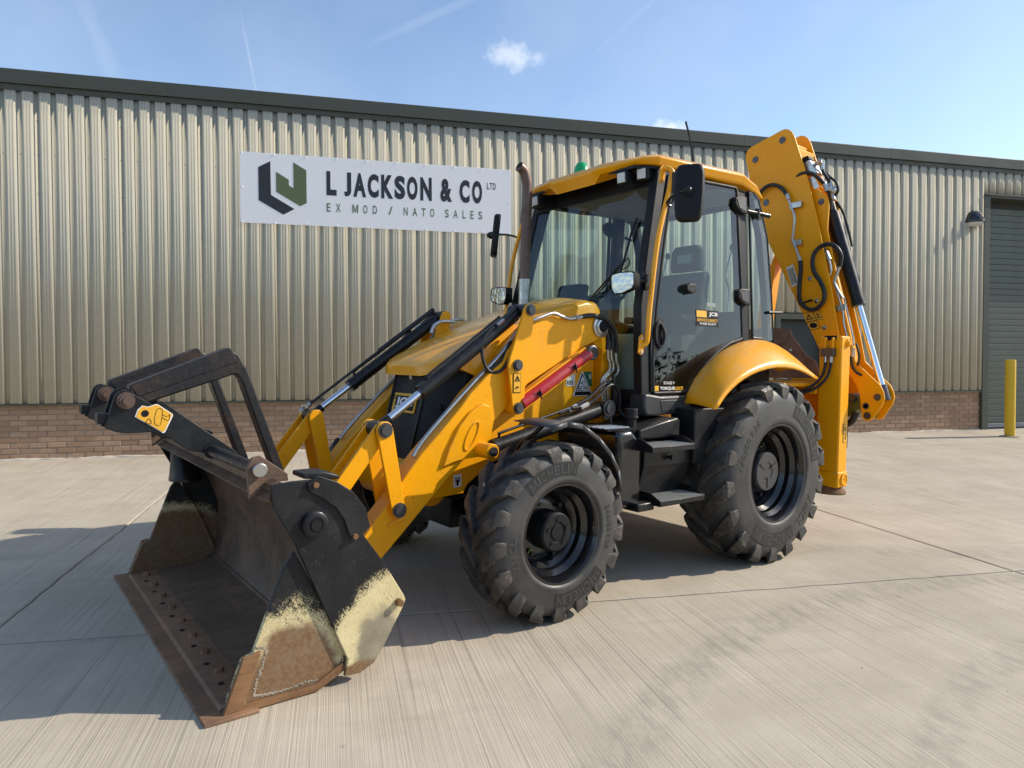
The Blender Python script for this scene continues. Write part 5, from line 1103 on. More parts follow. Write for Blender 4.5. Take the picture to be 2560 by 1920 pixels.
def wl(y, x, z, s):
    def f():
        q = MB(); q.box(-0.03, 0.055, -0.048, 0.048, -0.048, 0.048); q.xform(Matrix.Translation((x, y, z)) @ Matrix.Rotation(R(s), 4, 'Z') @ Matrix.Rotation(R(-6), 4, 'Y')); return q
    def g():
        q = MB(); q.box(-0.036, -0.029, -0.036, 0.036, -0.036, 0.036); q.xform(Matrix.Translation((x, y, z)) @ Matrix.Rotation(R(s), 4, 'Z') @ Matrix.Rotation(R(-6), 4, 'Y')); return q
    w = both('work_light', f, 'black_plastic', tuple([RF, RF]), bevel=0.010); both('work_light_lens', g, 'lens_frost', tuple([RF, RF]), bevel=0.008)
wl(-0.495, 1.135, 2.872, 4); wl(-0.615, 1.215, 2.892, 10)
both('light_bracket', lambda: MB().box(1.17, 1.20, -0.53, -0.46, 2.90, 2.945).box(1.245, 1.275, -0.65, -0.58, 2.91, 2.945), 'black_paint', tuple([RF, RF]))
build('beacon_base', MB().cyl((1.56, 0.42, 3.05), (1.56, 0.42, 3.085), 0.075, 0.075, 20), 'black_plastic', RF)
build('beacon', MB().lathe([(0.0, 0.076), (0.07, 0.072), (0.13, 0.060), (0.17, 0.04), (0.185, 0.01)], (1.56, 0.42, 3.085), (0, 0, 1), 24), 'beacon_green', RF, sharp=60)
build('antenna_base', MB().box(2.10, 2.24, -0.30, -0.22, 3.07, 3.11), 'yellow_gloss', RF, bevel=0.01)
build('antenna', MB().tube([(2.27, -0.26, 3.10), (2.26, -0.26, 3.17), (2.19, -0.26, 3.42), (2.12, -0.26, 3.57)], 0.009, 6).cyl((2.24, -0.26, 3.10), (2.31, -0.26, 3.10), 0.02, n=10).cyl((2.275, -0.26, 3.10), (2.262, -0.26, 3.17), 0.016, 0.009, n=10), 'black_paint', RF)
# exhaust stack on the far side of the hood
m = MB(); m.tube([(0.945, 0.42, 2.17), (0.950, 0.42, 2.6), (0.955, 0.42, 2.92), (0.945, 0.42, 3.00), (0.915, 0.42, 3.07), (0.865, 0.42, 3.10)], 0.042, 22); EX = build('exhaust_stack', m, 'exhaust_steel', BH, sharp=50)
build('exhaust_sleeve', MB().cyl((0.945, 0.42, 1.90), (0.945, 0.42, 2.185), 0.048, 0.048, 22), 'zinc', EX)
build('exhaust_bore', MB().cyl((0.866, 0.42, 3.1004), (0.8635, 0.42, 3.1012), 0.034, 0.034, 18), 'dark_void', EX)
# inside the cab
SE = build('seat', MB().prism([(1.865, 1.62), (2.345, 1.58), (2.445, 2.28), (2.405, 2.33), (2.325, 2.30), (2.245, 1.76), (1.885, 1.76), (1.825, 1.70)], -0.33, 0.17), 'seat_fabric', BH, bevel=0.04, seg=4)
build('headrest', MB().ring_loft([[(2.38+dx, y*k-0.08, 2.46+z*k) for y, z in ((-0.155, -0.12), (0.155, -0.12), (0.17, -0.08), (0.16, 0.06), (0.12, 0.11), (-0.12, 0.11), (-0.16, 0.06), (-0.17, -0.08))] for dx, k in ((0.0, 0.93), (0.02, 1.0), (0.07, 1.0), (0.09, 0.93))]), 'seat_fabric', SE, bevel=0.01)
build('headrest_gap', MB().box(2.373, 2.385, -0.16, 0.0, 2.41, 2.49), 'panel_grey', SE, bevel=0.01)
build('seat_base', MB().box(1.92, 2.30, -0.28, 0.12, 1.24, 1.62), 'black_plastic', SE, bevel=0.02)
for y_ in (-0.41, 0.18): build('armrest', MB().box(1.95, 2.29, y_, y_+0.07, 1.86, 1.92), 'seat_fabric', SE, bevel=0.02)
SW = build('steering_wheel', MB().lathe([(0.0, 0.175), (0.016, 0.19), (0.0, 0.205), (-0.016, 0.19)], (1.45, 0, 2.02), (-0.55, 0, 0.84), 36, closed=True), 'black_plastic', BH)
build('steering_column', MB().cyl((1.25, 0, 1.40), (1.44, 0, 2.0), 0.05, 0.04).cyl((1.45, -0.18, 2.02), (1.45, 0.18, 2.02), 0.014, n=8), 'black_plastic', SW)
m = MB(); m.prism([(1.12, 1.30), (1.40, 1.30), (1.36, 1.86), (1.30, 2.06), (1.14, 2.00)], -0.24, 0.24); DS = build('dashboard', m, 'black_plastic', BH, bevel=0.03, seg=3)
build('instrument_pod', MB().prism([(1.20, 1.98), (1.36, 1.98), (1.40, 2.16), (1.24, 2.15)], 0.10, 0.34), 'black_plastic', DS, bevel=0.03)
m = MB(); m.prism([(1.60, 1.24), (2.35, 1.24), (2.35, 1.84), (1.95, 1.92), (1.60, 1.72)], 0.38, 0.66); CS = build('side_console', m, 'black_plastic', BH, bevel=0.03)
m = MB(); m.prism([(2.49, 1.24), (2.625, 1.24), (2.625, 1.95), (2.52, 1.98)], -0.55, 0.55); build('rear_console', m, 'black_plastic', BH, bevel=0.03)
for (x, y, z) in ((1.62, -0.36, 1.30), (2.56, -0.42, 1.95), (2.56, 0.30, 1.95)):
    lv = build('control_lever', MB().tube([(x, y, z), (x+0.02, y, z+0.2), (x-0.03, y, z+0.34), (x+0.04, y, z+0.56)], 0.010, 8), 'zinc', BH)
    build('lever_knob', MB().sphere((x+0.045, y, z+0.59), 0.024, 12, 8, sz=1.4), 'red_paint' if x < 2 else 'ink_black', lv)
build('floor_panel', MB().box(1.12, 1.30, -0.66, -0.42, 1.24, 1.72), 'panel_grey', BH, bevel=0.01)
build('interior_rail', MB().cyl((1.22, 0.66, 1.86), (2.30, 0.66, 1.86), 0.02, n=12), 'yellow_gloss', BH)
# windscreen wiper
WP = build('wiper', MB().tube([(1.050, -0.225, 1.965), (1.075, -0.37, 2.10), (1.110, -0.515, 2.244)], 0.0075, 6), 'black_paint', CAB)
build('wiper_arm', MB().tube([(1.050, -0.262, 1.965), (1.077, -0.40, 2.10), (1.113, -0.536, 2.255)], 0.0065, 6), 'black_paint', WP)
build('wiper_blade', MB().tube([(1.098, -0.520, 2.175), (1.113, -0.536, 2.262), (1.140, -0.548, 2.37), (1.165, -0.560, 2.474), (1.186, -0.588, 2.571)], 0.010, 6), 'black_paint', WP)
build('wiper_hose', MB().tube([(1.112, -0.545, 2.25), (1.10, -0.59, 2.27), (1.10, -0.60, 2.22), (1.10, -0.54, 2.19)], 0.0045, 6), 'black_paint', WP)
# door stickers
def onside(name, x0, x1, z0, z1, mat, parent, off=-0.0095): return build(name, lean([(x0, z0), (x1, z0), (x1, z1), (x0, z1)], off-0.001, off), mat, parent)
def sidetext(name, s, x0, x1, z0, z1, mat, parent, off=-0.0112, bold=0.02):
    q = MB(); z = (z0+z1)/2; text_fit(q, s, (0, sy(z0)+off, 0), (1, 0, 0), (0, 0.064, 1), x0, x1, z0, z1, bold=bold); q.v = [(a, sy(c)+off, c) for a, b, c in q.v]; return build(name, q, mat, parent)
D0 = DR[0]
sidetext('stage_lettering', 'STAGE V', 1.262, 1.385, 1.357, 1.378, 'ink_white', D0)
onside('torque_badge', 1.165, 1.208, 1.310, 1.348, 'ink_yellow', D0)
sidetext('torque_lettering', 'TORQUE', 1.222, 1.385, 1.314, 1.341, 'ink_white', D0, bold=0.04); sidetext('lock_lettering', 'LOCK', 1.385, 1.487, 1.314, 1.341, 'ink_yellow', D0, bold=0.04)
dk = onside('dealer_sticker', 1.655, 1.935, 1.80, 1.925, 'ink_black', D0)
onside('dealer_band', 1.662, 1.785, 1.868, 1.918, 'ink_yellow', dk, -0.0108); sidetext('dealer_logo', 'JCB', 1.815, 1.925, 1.875, 1.912, 'ink_white', dk, -0.0118, 0.03); sidetext('dealer_line', 'SERVICE DIRECT', 1.665, 1.925, 1.835, 1.858, 'ink_yellow', dk, -0.0118); sidetext('dealer_line', '01420 521917', 1.70, 1.90, 1.810, 1.828, 'ink_white', dk, -0.0118)
onside('tracker_sticker', 1.79, 1.90, 1.955, 1.985, 'panel_grey', D0)
build('door_stop', lean([(1.50, 2.09), (1.56, 2.115), (1.62, 2.105), (1.625, 2.06), (1.57, 2.03), (1.50, 2.05)], -0.055, -0.009), 'black_plastic', D0, bevel=0.010)

# rear mudguards ---------------------------------------------------------
def fender():
    I = [(1.50, 1.195), (1.585, 1.32), (1.70, 1.435), (1.86, 1.545), (2.06, 1.635), (2.30, 1.690), (2.47, 1.675), (2.64, 1.600), (2.775, 1.450)]
    O = [(1.385, 1.200), (1.470, 1.295), (1.565, 1.36), (1.70, 1.432), (1.90, 1.495), (2.15, 1.530), (2.40, 1.520), (2.60, 1.478), (2.765, 1.415)]
    m = MB(); rows = []
    for (ix, iz), (ox, oz) in zip(I, O):
        n = Vector((ix-2.17, iz-0.8)).normalized(); row = []
        for u in (0.0, 0.12, 0.3, 0.5, 0.7, 0.86, 0.95, 1.0):
            b = 0.055*math.sin(math.pi*u**0.8)
            row.append((ix+(ox-ix)*u**2.0+n.x*b, -0.762-0.395*u, iz+(oz-iz)*u**2.0+n.y*b))
        dv = Vector((2.17-ox, 0.7-oz)).normalized(); row.append((ox+dv.x*0.03, -1.158, oz+dv.y*0.03))
        rows.append(row)
    n = len(rows[0])
    for r in rows: m.v += r
    for k in range(len(rows)-1):
        for i in range(n-1): m.f.append((k*n+i, k*n+i+1, (k+1)*n+i+1, (k+1)*n+i))
    return m
FN = both('rear_mudguard', fender, 'yellow_gloss', solid=0.010, sub=1, sharp=60)
both('mudguard_skirt', lambda: MB().prism([(1.42, 1.195), (1.75, 1.19), (1.62, 1.06), (1.53, 0.95), (1.47, 0.80), (1.36, 0.80), (1.36, 1.19)], -1.02, -0.80), 'black_plastic', FN, bevel=0.01)

# tank, battery box, tool box and steps --------------------------------------
m = MB(); m.prism([(0.60, 0.56), (0.78, 0.56), (0.815, 0.62), (0.815, 0.98), (0.72, 1.07), (0.58, 1.06)], -1.025, -0.43); TK = build('side_tank', m, 'black_gloss', BH, bevel=0.03, seg=3)
m = MB(); m.prism([(0.60, 0.60), (0.83, 0.60), (0.83, 0.94), (0.74, 1.06), (0.60, 1.06)], 0.43, 1.0); build('side_tank', m, 'black_gloss', BH, bevel=0.03)
build('filler_neck', MB().cyl((0.833, -0.90, 1.04), (0.833, -0.90, 1.15), 0.036, 0.036, 18).cyl((0.833, -0.90, 1.145), (0.833, -0.90, 1.20), 0.046, 0.044, 18).cyl((0.833, -0.90, 1.135), (0.833, -0.90, 1.15), 0.05, 0.05, 18), 'black_plastic', TK, bevel=0.003)
m = MB(); m.prism([(0.85, 0.995), (0.85, 1.06), (1.10, 1.108), (1.24, 1.13), (1.275, 1.12), (1.27, 0.995)], -0.965, -0.50); BB = build('battery_box', m, 'black_paint', BH, bevel=0.014, seg=3)
m = MB()
for i in range(9):
    for j in range(7): m.cyl((0.545+i*0.026+(j % 2)*0.013, -0.95+j*0.026, 1.078), (0.545+i*0.026+(j % 2)*0.013, -0.95+j*0.026, 1.087), 0.007, 0.004, 6)
GP = build('tread_plate', MB().box(0.53, 0.795, -0.98, -0.50, 1.066, 1.078), 'ink_black', BH); tag(build('tread_studs', m, 'zinc', GP), kind='stuff')
m = MB(); m.prism([(-0.965, 0.925), (-0.975, 0.915), (-0.975, 0.785), (-0.925, 0.63), (-0.925, 0.585), (-0.52, 0.585), (-0.52, 0.925)], 0.880, 1.370, axis='x'); TB = build('tool_box', m, 'black_paint', BH, bevel=0.006)
build('tool_box_lid', MB().box(0.877, 1.373, -0.986, -0.976, 0.805, 0.918), 'black_paint', TB, bevel=0.004)
build('lid_knob', MB().cyl((1.125, -0.986, 0.862), (1.125, -1.015, 0.862), 0.010, n=10).cyl((1.125, -1.01, 0.862), (1.125, -1.03, 0.862), 0.020, 0.018, 14), 'black_plastic', TB)
build('lid_hinge', MB().cyl((0.895, -0.982, 0.923), (0.965, -0.982, 0.923), 0.006, n=8).cyl((1.005, -0.982, 0.923), (1.115, -0.982, 0.923), 0.006, n=8).cyl((1.31, -0.982, 0.923), (1.37, -0.982, 0.923), 0.006, n=8), 'zinc', TB)
def step(x0, x1, yi, yo, z, name='step'):
    s = build(name, MB().box(x0, x1, yo, yo+0.006, z-0.030, z+0.004).box(x0, x1, yi-0.006, yi, z-0.03, z+0.004), 'black_paint', BH, bevel=0.002)
    for xe in (x0, x1-0.008): build('step_end', MB().prism([(yo, z-0.030), (yi, z-0.030), (yi, z+0.055), (yo+0.09, z+0.050), (yo, z+0.008)], xe, xe+0.008, axis='x'), 'black_paint', s, bevel=0.002)
    g = MB()
    for k in range(7): yy = yo+0.012+(yi-yo-0.024)*k/6; g.box(x0+0.008, x1-0.008, yy-0.004, yy+0.004, z-0.024, z+0.003)
    n = 16
    for k in range(n+1):
        xx = x0+0.014+(x1-x0-0.028)*k/n; g.box(xx-0.003, xx+0.003, yo+0.006, yi-0.006, z-0.022, z+0.009)
    build('step_grating', g, 'galvanised', s)
    for a_, b_ in ((x0+0.03, x0+0.07), (x1-0.07, x1-0.03)): build('step_support', MB().box(a_, b_, yi, -0.42, z-0.028, z-0.004), 'black_paint', s)
step(0.765, 1.205, -0.925, -1.150, 0.962); step(0.855, 1.325, -0.925, -1.150, 0.602)
build('tank_guard', MB().box(0.70, 0.86, -1.10, -0.95, 0.545, 0.60), 'black_paint', BH, bevel=0.01)
m = MB(); m.prism([(0.82, 0.60), (1.36, 0.60), (1.36, 1.10), (0.82, 1.10)], 0.43, 1.0); build('fuel_tank', m, 'black_paint', BH, bevel=0.02)

# ------------------------------------------------------------------ rear frame, stabilisers and digging arm
m = MB(); m.box(3.10, 3.32, -0.955, 0.955, 1.27, 1.375); m.box(3.10, 3.32, -0.955, 0.955, 0.62, 0.74)
RFm = build('rear_frame', m, 'yellow_paint', BH, bevel=0.006)
m = MB(); m.box(2.60, 3.10, -0.60, -0.50, 0.75, 1.28); m.box(2.60, 3.10, 0.50, 0.60, 0.75, 1.28); m.box(2.55, 3.09, -0.92, 0.92, 1.335, 1.365); m.box(2.72, 3.09, -0.82, 0.82, 1.18, 1.26); build('frame_cheek', m, 'yellow_paint', RFm, bevel=0.006)
def stab():
    m = MB(); m.prism([(3.128, -1.160), (3.280, -1.160), (3.280, -0.962), (3.128, -0.962)], 0.60, 1.772, axis='z'); return m
STB = both('stabiliser', stab, 'yellow_paint', bevel=0.014, seg=3)
both('stabiliser_leg', lambda: MB().prism([(3.121, -1.168), (3.287, -1.168), (3.287, -0.955), (3.121, -0.955)], 0.475, 0.612, axis='z'), 'yellow_paint', STB, bevel=0.012, seg=2)
both('leg_pivot', lambda: MB().lathe([(0.0, 0.055), (-0.012, 0.052), (-0.014, 0.042), (-0.008, 0.040), (-0.008, 0.012), (-0.002, 0.012), (-0.002, 0.003)], (3.215, -1.168, 0.545), (0, 1, 0), 24), 'yellow_paint', STB)
both('foot_pad', lambda: MB().lathe([(0.0, 0.125), (0.012, 0.13), (0.035, 0.118), (0.055, 0.095), (0.07, 0.08)], (3.205, -1.06, 0.415), (0, 0, 1), 24), 'rust_orange', STB)
both('stab_bolt', lambda: MB().lathe([(0.0, 0.036), (-0.012, 0.034), (-0.016, 0.024), (-0.026, 0.022), (-0.028, 0.003)], (3.225, -1.160, 1.712), (0, 1, 0), 6), 'yellow_paint', STB)
both('stab_slot', lambda: MB().box(3.124, 3.14, -1.112, -1.010, 1.735, 1.775), 'dark_void', STB)
both('stab_pipe', lambda: MB().tube([(3.115, -1.10, 1.735), (3.095, -1.10, 1.75), (3.09, -1.10, 1.72), (3.09, -1.10, 1.66)], 0.010, 8).tube([(3.115, -1.035, 1.735), (3.095, -1.035, 1.75), (3.09, -1.035, 1.72), (3.09, -1.035, 1.66)], 0.010, 8), 'yellow_paint', STB)
both('stab_valve', lambda: MB().box(3.070, 3.127, -1.115, -1.005, 1.595, 1.665), 'pin_steel', STB, bevel=0.004)
both('stab_hose', lambda: MB().tube([(3.09, -1.09, 1.60), (3.085, -1.09, 1.52), (3.07, -1.07, 1.42), (3.04, -1.0, 1.33), (2.98, -0.88, 1.27), (2.90, -0.74, 1.25)], 0.0125).tube([(3.09, -1.045, 1.60), (3.08, -1.045, 1.50), (3.06, -1.02, 1.41), (3.02, -0.95, 1.33), (2.96, -0.84, 1.28), (2.88, -0.70, 1.27)], 0.0125), 'hose_rubber', STB)
both('hose_end', lambda: MB().cyl((3.09, -1.09, 1.605), (3.088, -1.09, 1.545), 0.016, n=8).cyl((3.09, -1.045, 1.605), (3.086, -1.045, 1.545), 0.016, n=8), 'zinc', STB)
sl = build('stabiliser_label', MB().box(3.20, 3.25, -1.1625, -1.1605, 0.86, 1.02), 'ink_black', STB[0])
build('label_face', MB().box(3.203, 3.247, -1.164, -1.1627, 0.863, 1.017), 'sticker_yellow', sl)
q = MB(); o = [(3.225, 1.005), (3.242, 0.965), (3.208, 0.965)]; i_ = [(3.225, 0.993), (3.235, 0.970), (3.215, 0.970)]
for k in range(3): q.prism([o[k], o[(k+1) % 3], i_[(k+1) % 3], i_[k]], -1.1655, -1.1643)
q.box(3.21, 3.225, -1.1655, -1.1643, 0.90, 0.904); q.box(3.23, 3.238, -1.1655, -1.1643, 0.885, 0.93); build('label_symbol', q, 'ink_black', sl)
m = MB(); m.box(3.285, 3.33, -1.14, -1.02, 0.80, 1.02); RL = build('rear_lamp', m, 'black_plastic', STB[0], bevel=0.008)
q = MB()
for k in range(6): q.box(3.33, 3.345, -1.13, -1.03, 0.815+k*0.034, 0.835+k*0.034)
build('lamp_ribs', q, 'black_plastic', RL)

# kingpost and carriage
m = MB(); m.box(3.34, 3.50, -1.02, -0.58, 0.60, 1.40); m.cyl((3.62, -0.86, 0.62), (3.62, -0.86, 1.36), 0.11, n=22); m.box(3.50, 3.62, -0.95, -0.75, 0.70, 0.85); m.box(3.50, 3.62, -0.95, -0.75, 1.15, 1.30)
build('kingpost', m, 'yellow_paint', BH, bevel=0.01)
# boom: two deep side plates with webs between
BP = [(0.012, 3.448), (0.045, 3.570), (0.046, 3.600), (0.040, 3.632), (0.023, 3.660), (-0.011, 3.682), (-0.335, 3.766), (-0.370, 3.770), (-0.410, 3.757), (-0.442, 3.728), (-0.471, 3.680), (-0.621, 3.250), (-0.766, 2.702), (-0.895, 2.153), (-0.968, 1.783), (-1.02, 1.45), (-1.02, 1.28), (-0.96, 1.22), (-0.90, 1.25), (-0.86, 1.45), (-0.798, 1.651), (-0.637, 1.949), (-0.415, 2.379), (-0.30, 2.60), (-0.16, 2.86), (-0.08, 3.02), (-0.05, 3.15)]
BO = build('boom', MB().prism(BP, 3.452, 3.472, axis='x'), 'yellow_paint', BH, bevel=0.005)
build('boom_plate', MB().prism(BP, 3.742, 3.762, axis='x'), 'yellow_paint', BO, bevel=0.005)
build('boom_web', MB().prism([(-0.02, 3.40), (-0.06, 3.10), (-0.18, 2.80), (-0.44, 2.31), (-0.82, 1.60), (-0.86, 1.62), (-0.48, 2.33), (-0.22, 2.82), (-0.10, 3.12), (-0.06, 3.40)], 3.470, 3.744, axis='x').prism([(-0.72, 2.74), (-0.86, 2.15), (-0.93, 1.78), (-0.90, 1.78), (-0.83, 2.15), (-0.69, 2.74)], 3.470, 3.744, axis='x'), 'yellow_paint', BO)
build('boom_crosstube', MB().box(3.470, 3.744, -0.46, -0.40, 3.50, 3.62).box(3.470, 3.744, -0.515, -0.455, 3.475, 3.56), 'yellow_paint', BO, bevel=0.008)
def xpin(name, y, z, r, x0=3.452, parent=None, boss=True):
    m = MB(); m.lathe([(0.004, r*1.55), (-0.003, r*1.5)], (x0, y, z), (1, 0, 0), 24); b = build(name+'_ring', m, 'yellow_paint', parent)
    build(name, MB().lathe([(-0.002, r), (-0.008, r*0.93), (-0.009, 0.003)], (x0, y, z), (1, 0, 0), 22), 'pin_steel', parent)
for (y, z) in ((-0.355, 3.667), (-0.069, 3.544), (-0.202, 3.100)): xpin('boom_pin', y, z, 0.034, parent=BO)
for (y, z) in ((-0.678, 2.322), (-0.750, 2.110), (-0.833, 1.864)): build('boom_bolt', MB().lathe([(0.0, 0.022), (-0.008, 0.020), (-0.012, 0.003)], (3.452, y, z), (1, 0, 0), 14), 'zinc', BO)
build('boom_hose', MB().tube([(3.44, -0.10, 3.10), (3.41, -0.16, 3.20), (3.41, -0.25, 3.249), (3.41, -0.329, 3.235), (3.41, -0.394, 3.191), (3.41, -0.440, 3.125)], 0.019), 'hose_rubber', BO)
build('boom_pipe', MB().tube([(3.41, -0.446, 3.115), (3.41, -0.490, 3.009), (3.41, -0.528, 2.896), (3.41, -0.517, 2.728), (3.41, -0.517, 2.69), (3.41, -0.562, 2.583), (3.41, -0.590, 2.505)], 0.0125), 'zinc', BO)
build('pipe_bracket', MB().box(3.405, 3.45, -0.59, -0.47, 2.99, 3.045).box(3.405, 3.45, -0.60, -0.53, 2.635, 2.69).cyl((3.41, -0.443, 3.135), (3.41, -0.465, 3.075), 0.021, n=8).cyl((3.41, -0.585, 2.53), (3.41, -0.60, 2.48), 0.019, n=8), 'zinc', BO, bevel=0.003)
build('boom_hose', MB().tube([(3.41, -0.598, 2.488), (3.405, -0.609, 2.403), (3.40, -0.603, 2.222), (3.40, -0.615, 2.114), (3.40, -0.694, 2.035), (3.40, -0.78, 2.038), (3.40, -0.84, 2.101), (3.40, -0.844, 2.19), (3.40, -0.803, 2.282), (3.40, -0.736, 2.391), (3.40, -0.728, 2.512), (3.40, -0.784, 2.587), (3.40, -0.867, 2.610), (3.40, -0.944, 2.568), (3.42, -0.976, 2.492), (3.44, -0.957, 2.407)], 0.020), 'hose_rubber', BO)
build('boom_pipe', MB().tube([(3.44, -0.957, 2.407), (3.44, -0.923, 2.301), (3.44, -0.917, 2.258), (3.44, -0.950, 2.19), (3.46, -0.985, 2.122)], 0.014), 'zinc', BO)
build('hose_clip', MB().cyl((3.40, -0.605, 2.085), (3.40, -0.72, 2.115), 0.010, n=8).cyl((3.40, -0.705, 2.117), (3.45, -0.705, 2.117), 0.010, n=8), 'black_paint', BO)
def xplate(name, pts, x, mat, parent): return build(name, MB().prism(pts, x-0.0025, x, axis='x'), mat, parent)
bl = xplate('boom_notice', [(-0.434, 2.444), (-0.504, 2.472), (-0.572, 2.281), (-0.502, 2.253)], 3.451, 'sticker_white', BO)
for k in range(4):
    u0 = 0.12+0.2*k; a = Vector((-0.434, 2.444)); ex_ = Vector((-0.070, 0.028)); ey_ = Vector((-0.068, -0.191))
    p = [a+ex_*u0+ey_*0.12, a+ex_*(u0+0.09)+ey_*0.12, a+ex_*(u0+0.09)+ey_*0.9, a+ex_*u0+ey_*0.9]
    xplate('notice_line', [tuple(q) for q in p], 3.4483, 'olive_green' if k < 3 else 'ink_black', bl)
def xwarn(pts, kind):
    c = Vector((sum(p[0] for p in pts)/4, sum(p[1] for p in pts)/4)); s = xplate('warning_label', pts, 3.451, 'ink_black', BO)
    xplate('label_face', [tuple(c+(Vector(p)-c)*0.92) for p in pts], 3.4482, 'sticker_yellow', s)
    ex_ = (Vector(pts[1])-Vector(pts[0])); ey_ = (Vector(pts[3])-Vector(pts[0])); o_ = Vector(pts[0])
    def W_(u, v): return tuple(o_+ex_*u+ey_*v)
    q = MB()
    if kind == 'tri':
        A = [W_(0.5, 0.15), W_(0.15, 0.8), W_(0.85, 0.8)]; B = [W_(0.5, 0.33), W_(0.28, 0.72), W_(0.72, 0.72)]
        for k in range(3): q.prism([A[k], A[(k+1) % 3], B[(k+1) % 3], B[k]], 3.4445, 3.4455, axis='x')
        q.prism([W_(0.47, 0.42), W_(0.53, 0.42), W_(0.53, 0.66), W_(0.47, 0.66)], 3.4445, 3.4455, axis='x')
    else:
        q.prism([W_(0.5+0.33*math.cos(a), 0.48+0.33*math.sin(a)) for a in [6.283185*k/14 for k in range(14)]], 3.4445, 3.4455, axis='x')
    build('label_symbol', q, 'ink_black', s)
xwarn([(-0.612, 1.998), (-0.715, 2.016), (-0.757, 1.935), (-0.655, 1.915)], 'tri'); xwarn([(-0.656, 1.911), (-0.758, 1.931), (-0.795, 1.862), (-0.700, 1.840)], 'disc'); xwarn([(-0.719, 2.016), (-0.778, 2.028), (-0.818, 1.942), (-0.760, 1.932)], 'tri')
build('boom_strut', MB().prism([(-0.243, 2.592), (-0.265, 2.534), (-0.195, 1.99), (-0.15, 1.60), (-0.04, 1.60), (-0.12, 2.30)], 3.55, 3.66, axis='x'), 'yellow_paint', BO, bevel=0.005)
# dipper arm behind the boom, reaching down to the nose plates
DP = [(-0.33, 3.62), (-0.45, 3.55), (-0.588, 3.250), (-0.760, 3.085), (-0.792, 3.03), (-0.798, 2.975), (-0.792, 2.77), (-0.90, 2.30), (-1.035, 1.784), (-1.085, 1.56), (-1.195, 1.461), (-1.310, 1.357), (-1.340, 1.30), (-1.349, 1.245), (-1.335, 1.185), (-1.299, 1.129), (-1.262, 1.065), (-1.236, 1.046), (-1.205, 1.046), (-1.176, 1.066), (-1.150, 1.14), (-1.146, 1.20), (-1.138, 1.265), (-1.10, 1.36), (-1.00, 1.50), (-0.92, 1.75), (-0.62, 2.85), (-0.36, 3.45)]
DI = build('dipper', MB().prism(DP, 3.515, 3.535, axis='x'), 'yellow_paint', BH, bevel=0.005)
build('dipper_plate', MB().prism(DP, 3.705, 3.725, axis='x'), 'yellow_paint', DI, bevel=0.005)
build('dipper_web', MB().prism([(-0.60, 2.90), (-0.72, 2.80), (-1.00, 1.78), (-1.05, 1.56), (-1.02, 1.50), (-0.94, 1.75)], 3.533, 3.707, axis='x'), 'yellow_paint', DI)
for (y, z) in ((-1.291, 1.253), (-1.212, 1.087)): xpin('dipper_pin', y, z, 0.032, 3.515, DI)
xpin('dipper_pin', -0.727, 3.028, 0.030, 3.515, DI)
build('spare_hole', MB().lathe([(0.002, 0.030), (-0.004, 0.028), (-0.004, 0.02), (0.0, 0.018), (0.0, 0.003)], (3.515, -1.195, 1.170), (1, 0, 0), 20), 'dark_steel', DI)
build('outer_link', MB().prism([(-1.05, 1.56), (-1.19, 1.413), (-1.29, 1.295), (-1.31, 1.262), (-1.305, 1.225), (-1.225, 1.07), (-1.19, 1.045), (-1.15, 1.05), (-1.13, 1.09), (-1.14, 1.3), (-1.02, 1.47)], 3.79, 3.815, axis='x'), 'yellow_paint', DI, bevel=0.005)
build('link_tube', MB().cyl((3.725, -1.20, 1.09), (3.79, -1.20, 1.09), 0.045, n=20), 'yellow_paint', DI)
rA, rB = (3.655, -0.745, 2.994), (3.655, -1.290, 1.258)
BR = build('bucket_ram', MB().cyl(along(rA, rB, 0.03), along(rA, rB, 0.52), 0.058, n=28).cyl(along(rA, rB, 0.505), along(rA, rB, 0.535), 0.061, n=28).cyl(along(rA, rB, -0.03), along(rA, rB, 0.05), 0.045, n=20), 'black_paint', BH, sharp=35)
build('ram_rod', MB().cyl(along(rA, rB, 0.53), along(rA, rB, 0.955), 0.030, n=24), 'chrome', BR)
build('rod_eye', MB().cyl(along(rA, rB, 0.945), along(rA, rB, 1.02), 0.042, n=20), 'pin_steel', BR)
build('ram_pipe', MB().tube([(3.69, -0.78, 3.05), (3.71, -0.84, 2.93), (3.72, -0.90, 2.72), (3.71, -0.93, 2.62)], 0.012, 8), 'black_paint', BR)
build('ram_pipe', MB().tube([(3.70, -0.93, 2.42), (3.73, -0.975, 2.35), (3.73, -0.99, 2.27), (3.70, -0.97, 2.22)], 0.014, 8), 'black_paint', BR)
build('ram_pipe', MB().tube([(3.70, -1.00, 2.20), (3.73, -1.04, 2.12), (3.70, -1.04, 2.06)], 0.012, 8), 'black_paint', BR)
build('dipper_pipe', MB().tube([(3.50, -0.90, 2.20), (3.495, -0.97, 2.02), (3.495, -0.985, 1.90), (3.495, -1.04, 1.70), (3.495, -1.055, 1.60)], 0.008, 8), 'zinc', DI)
build('dipper_pipe', MB().tube([(3.55, -0.95, 2.14), (3.53, -1.01, 1.95), (3.53, -1.05, 1.80), (3.53, -1.065, 1.70)], 0.008, 8), 'zinc', DI)
build('dipper_hose', MB().tube([(3.50, -1.055, 1.62), (3.49, -1.075, 1.52), (3.49, -1.12, 1.46), (3.52, -1.15, 1.44)], 0.011, 8), 'hose_rubber', DI)
build('dipper_hose', MB().tube([(3.53, -1.085, 1.72), (3.52, -1.12, 1.62), (3.52, -1.11, 1.52)], 0.010, 8), 'hose_rubber', DI)
build('dipper_hose', MB().tube([(3.49, -0.62, 2.86), (3.48, -0.72, 2.72), (3.48, -0.80, 2.55)], 0.017, 8), 'hose_rubber', DI)
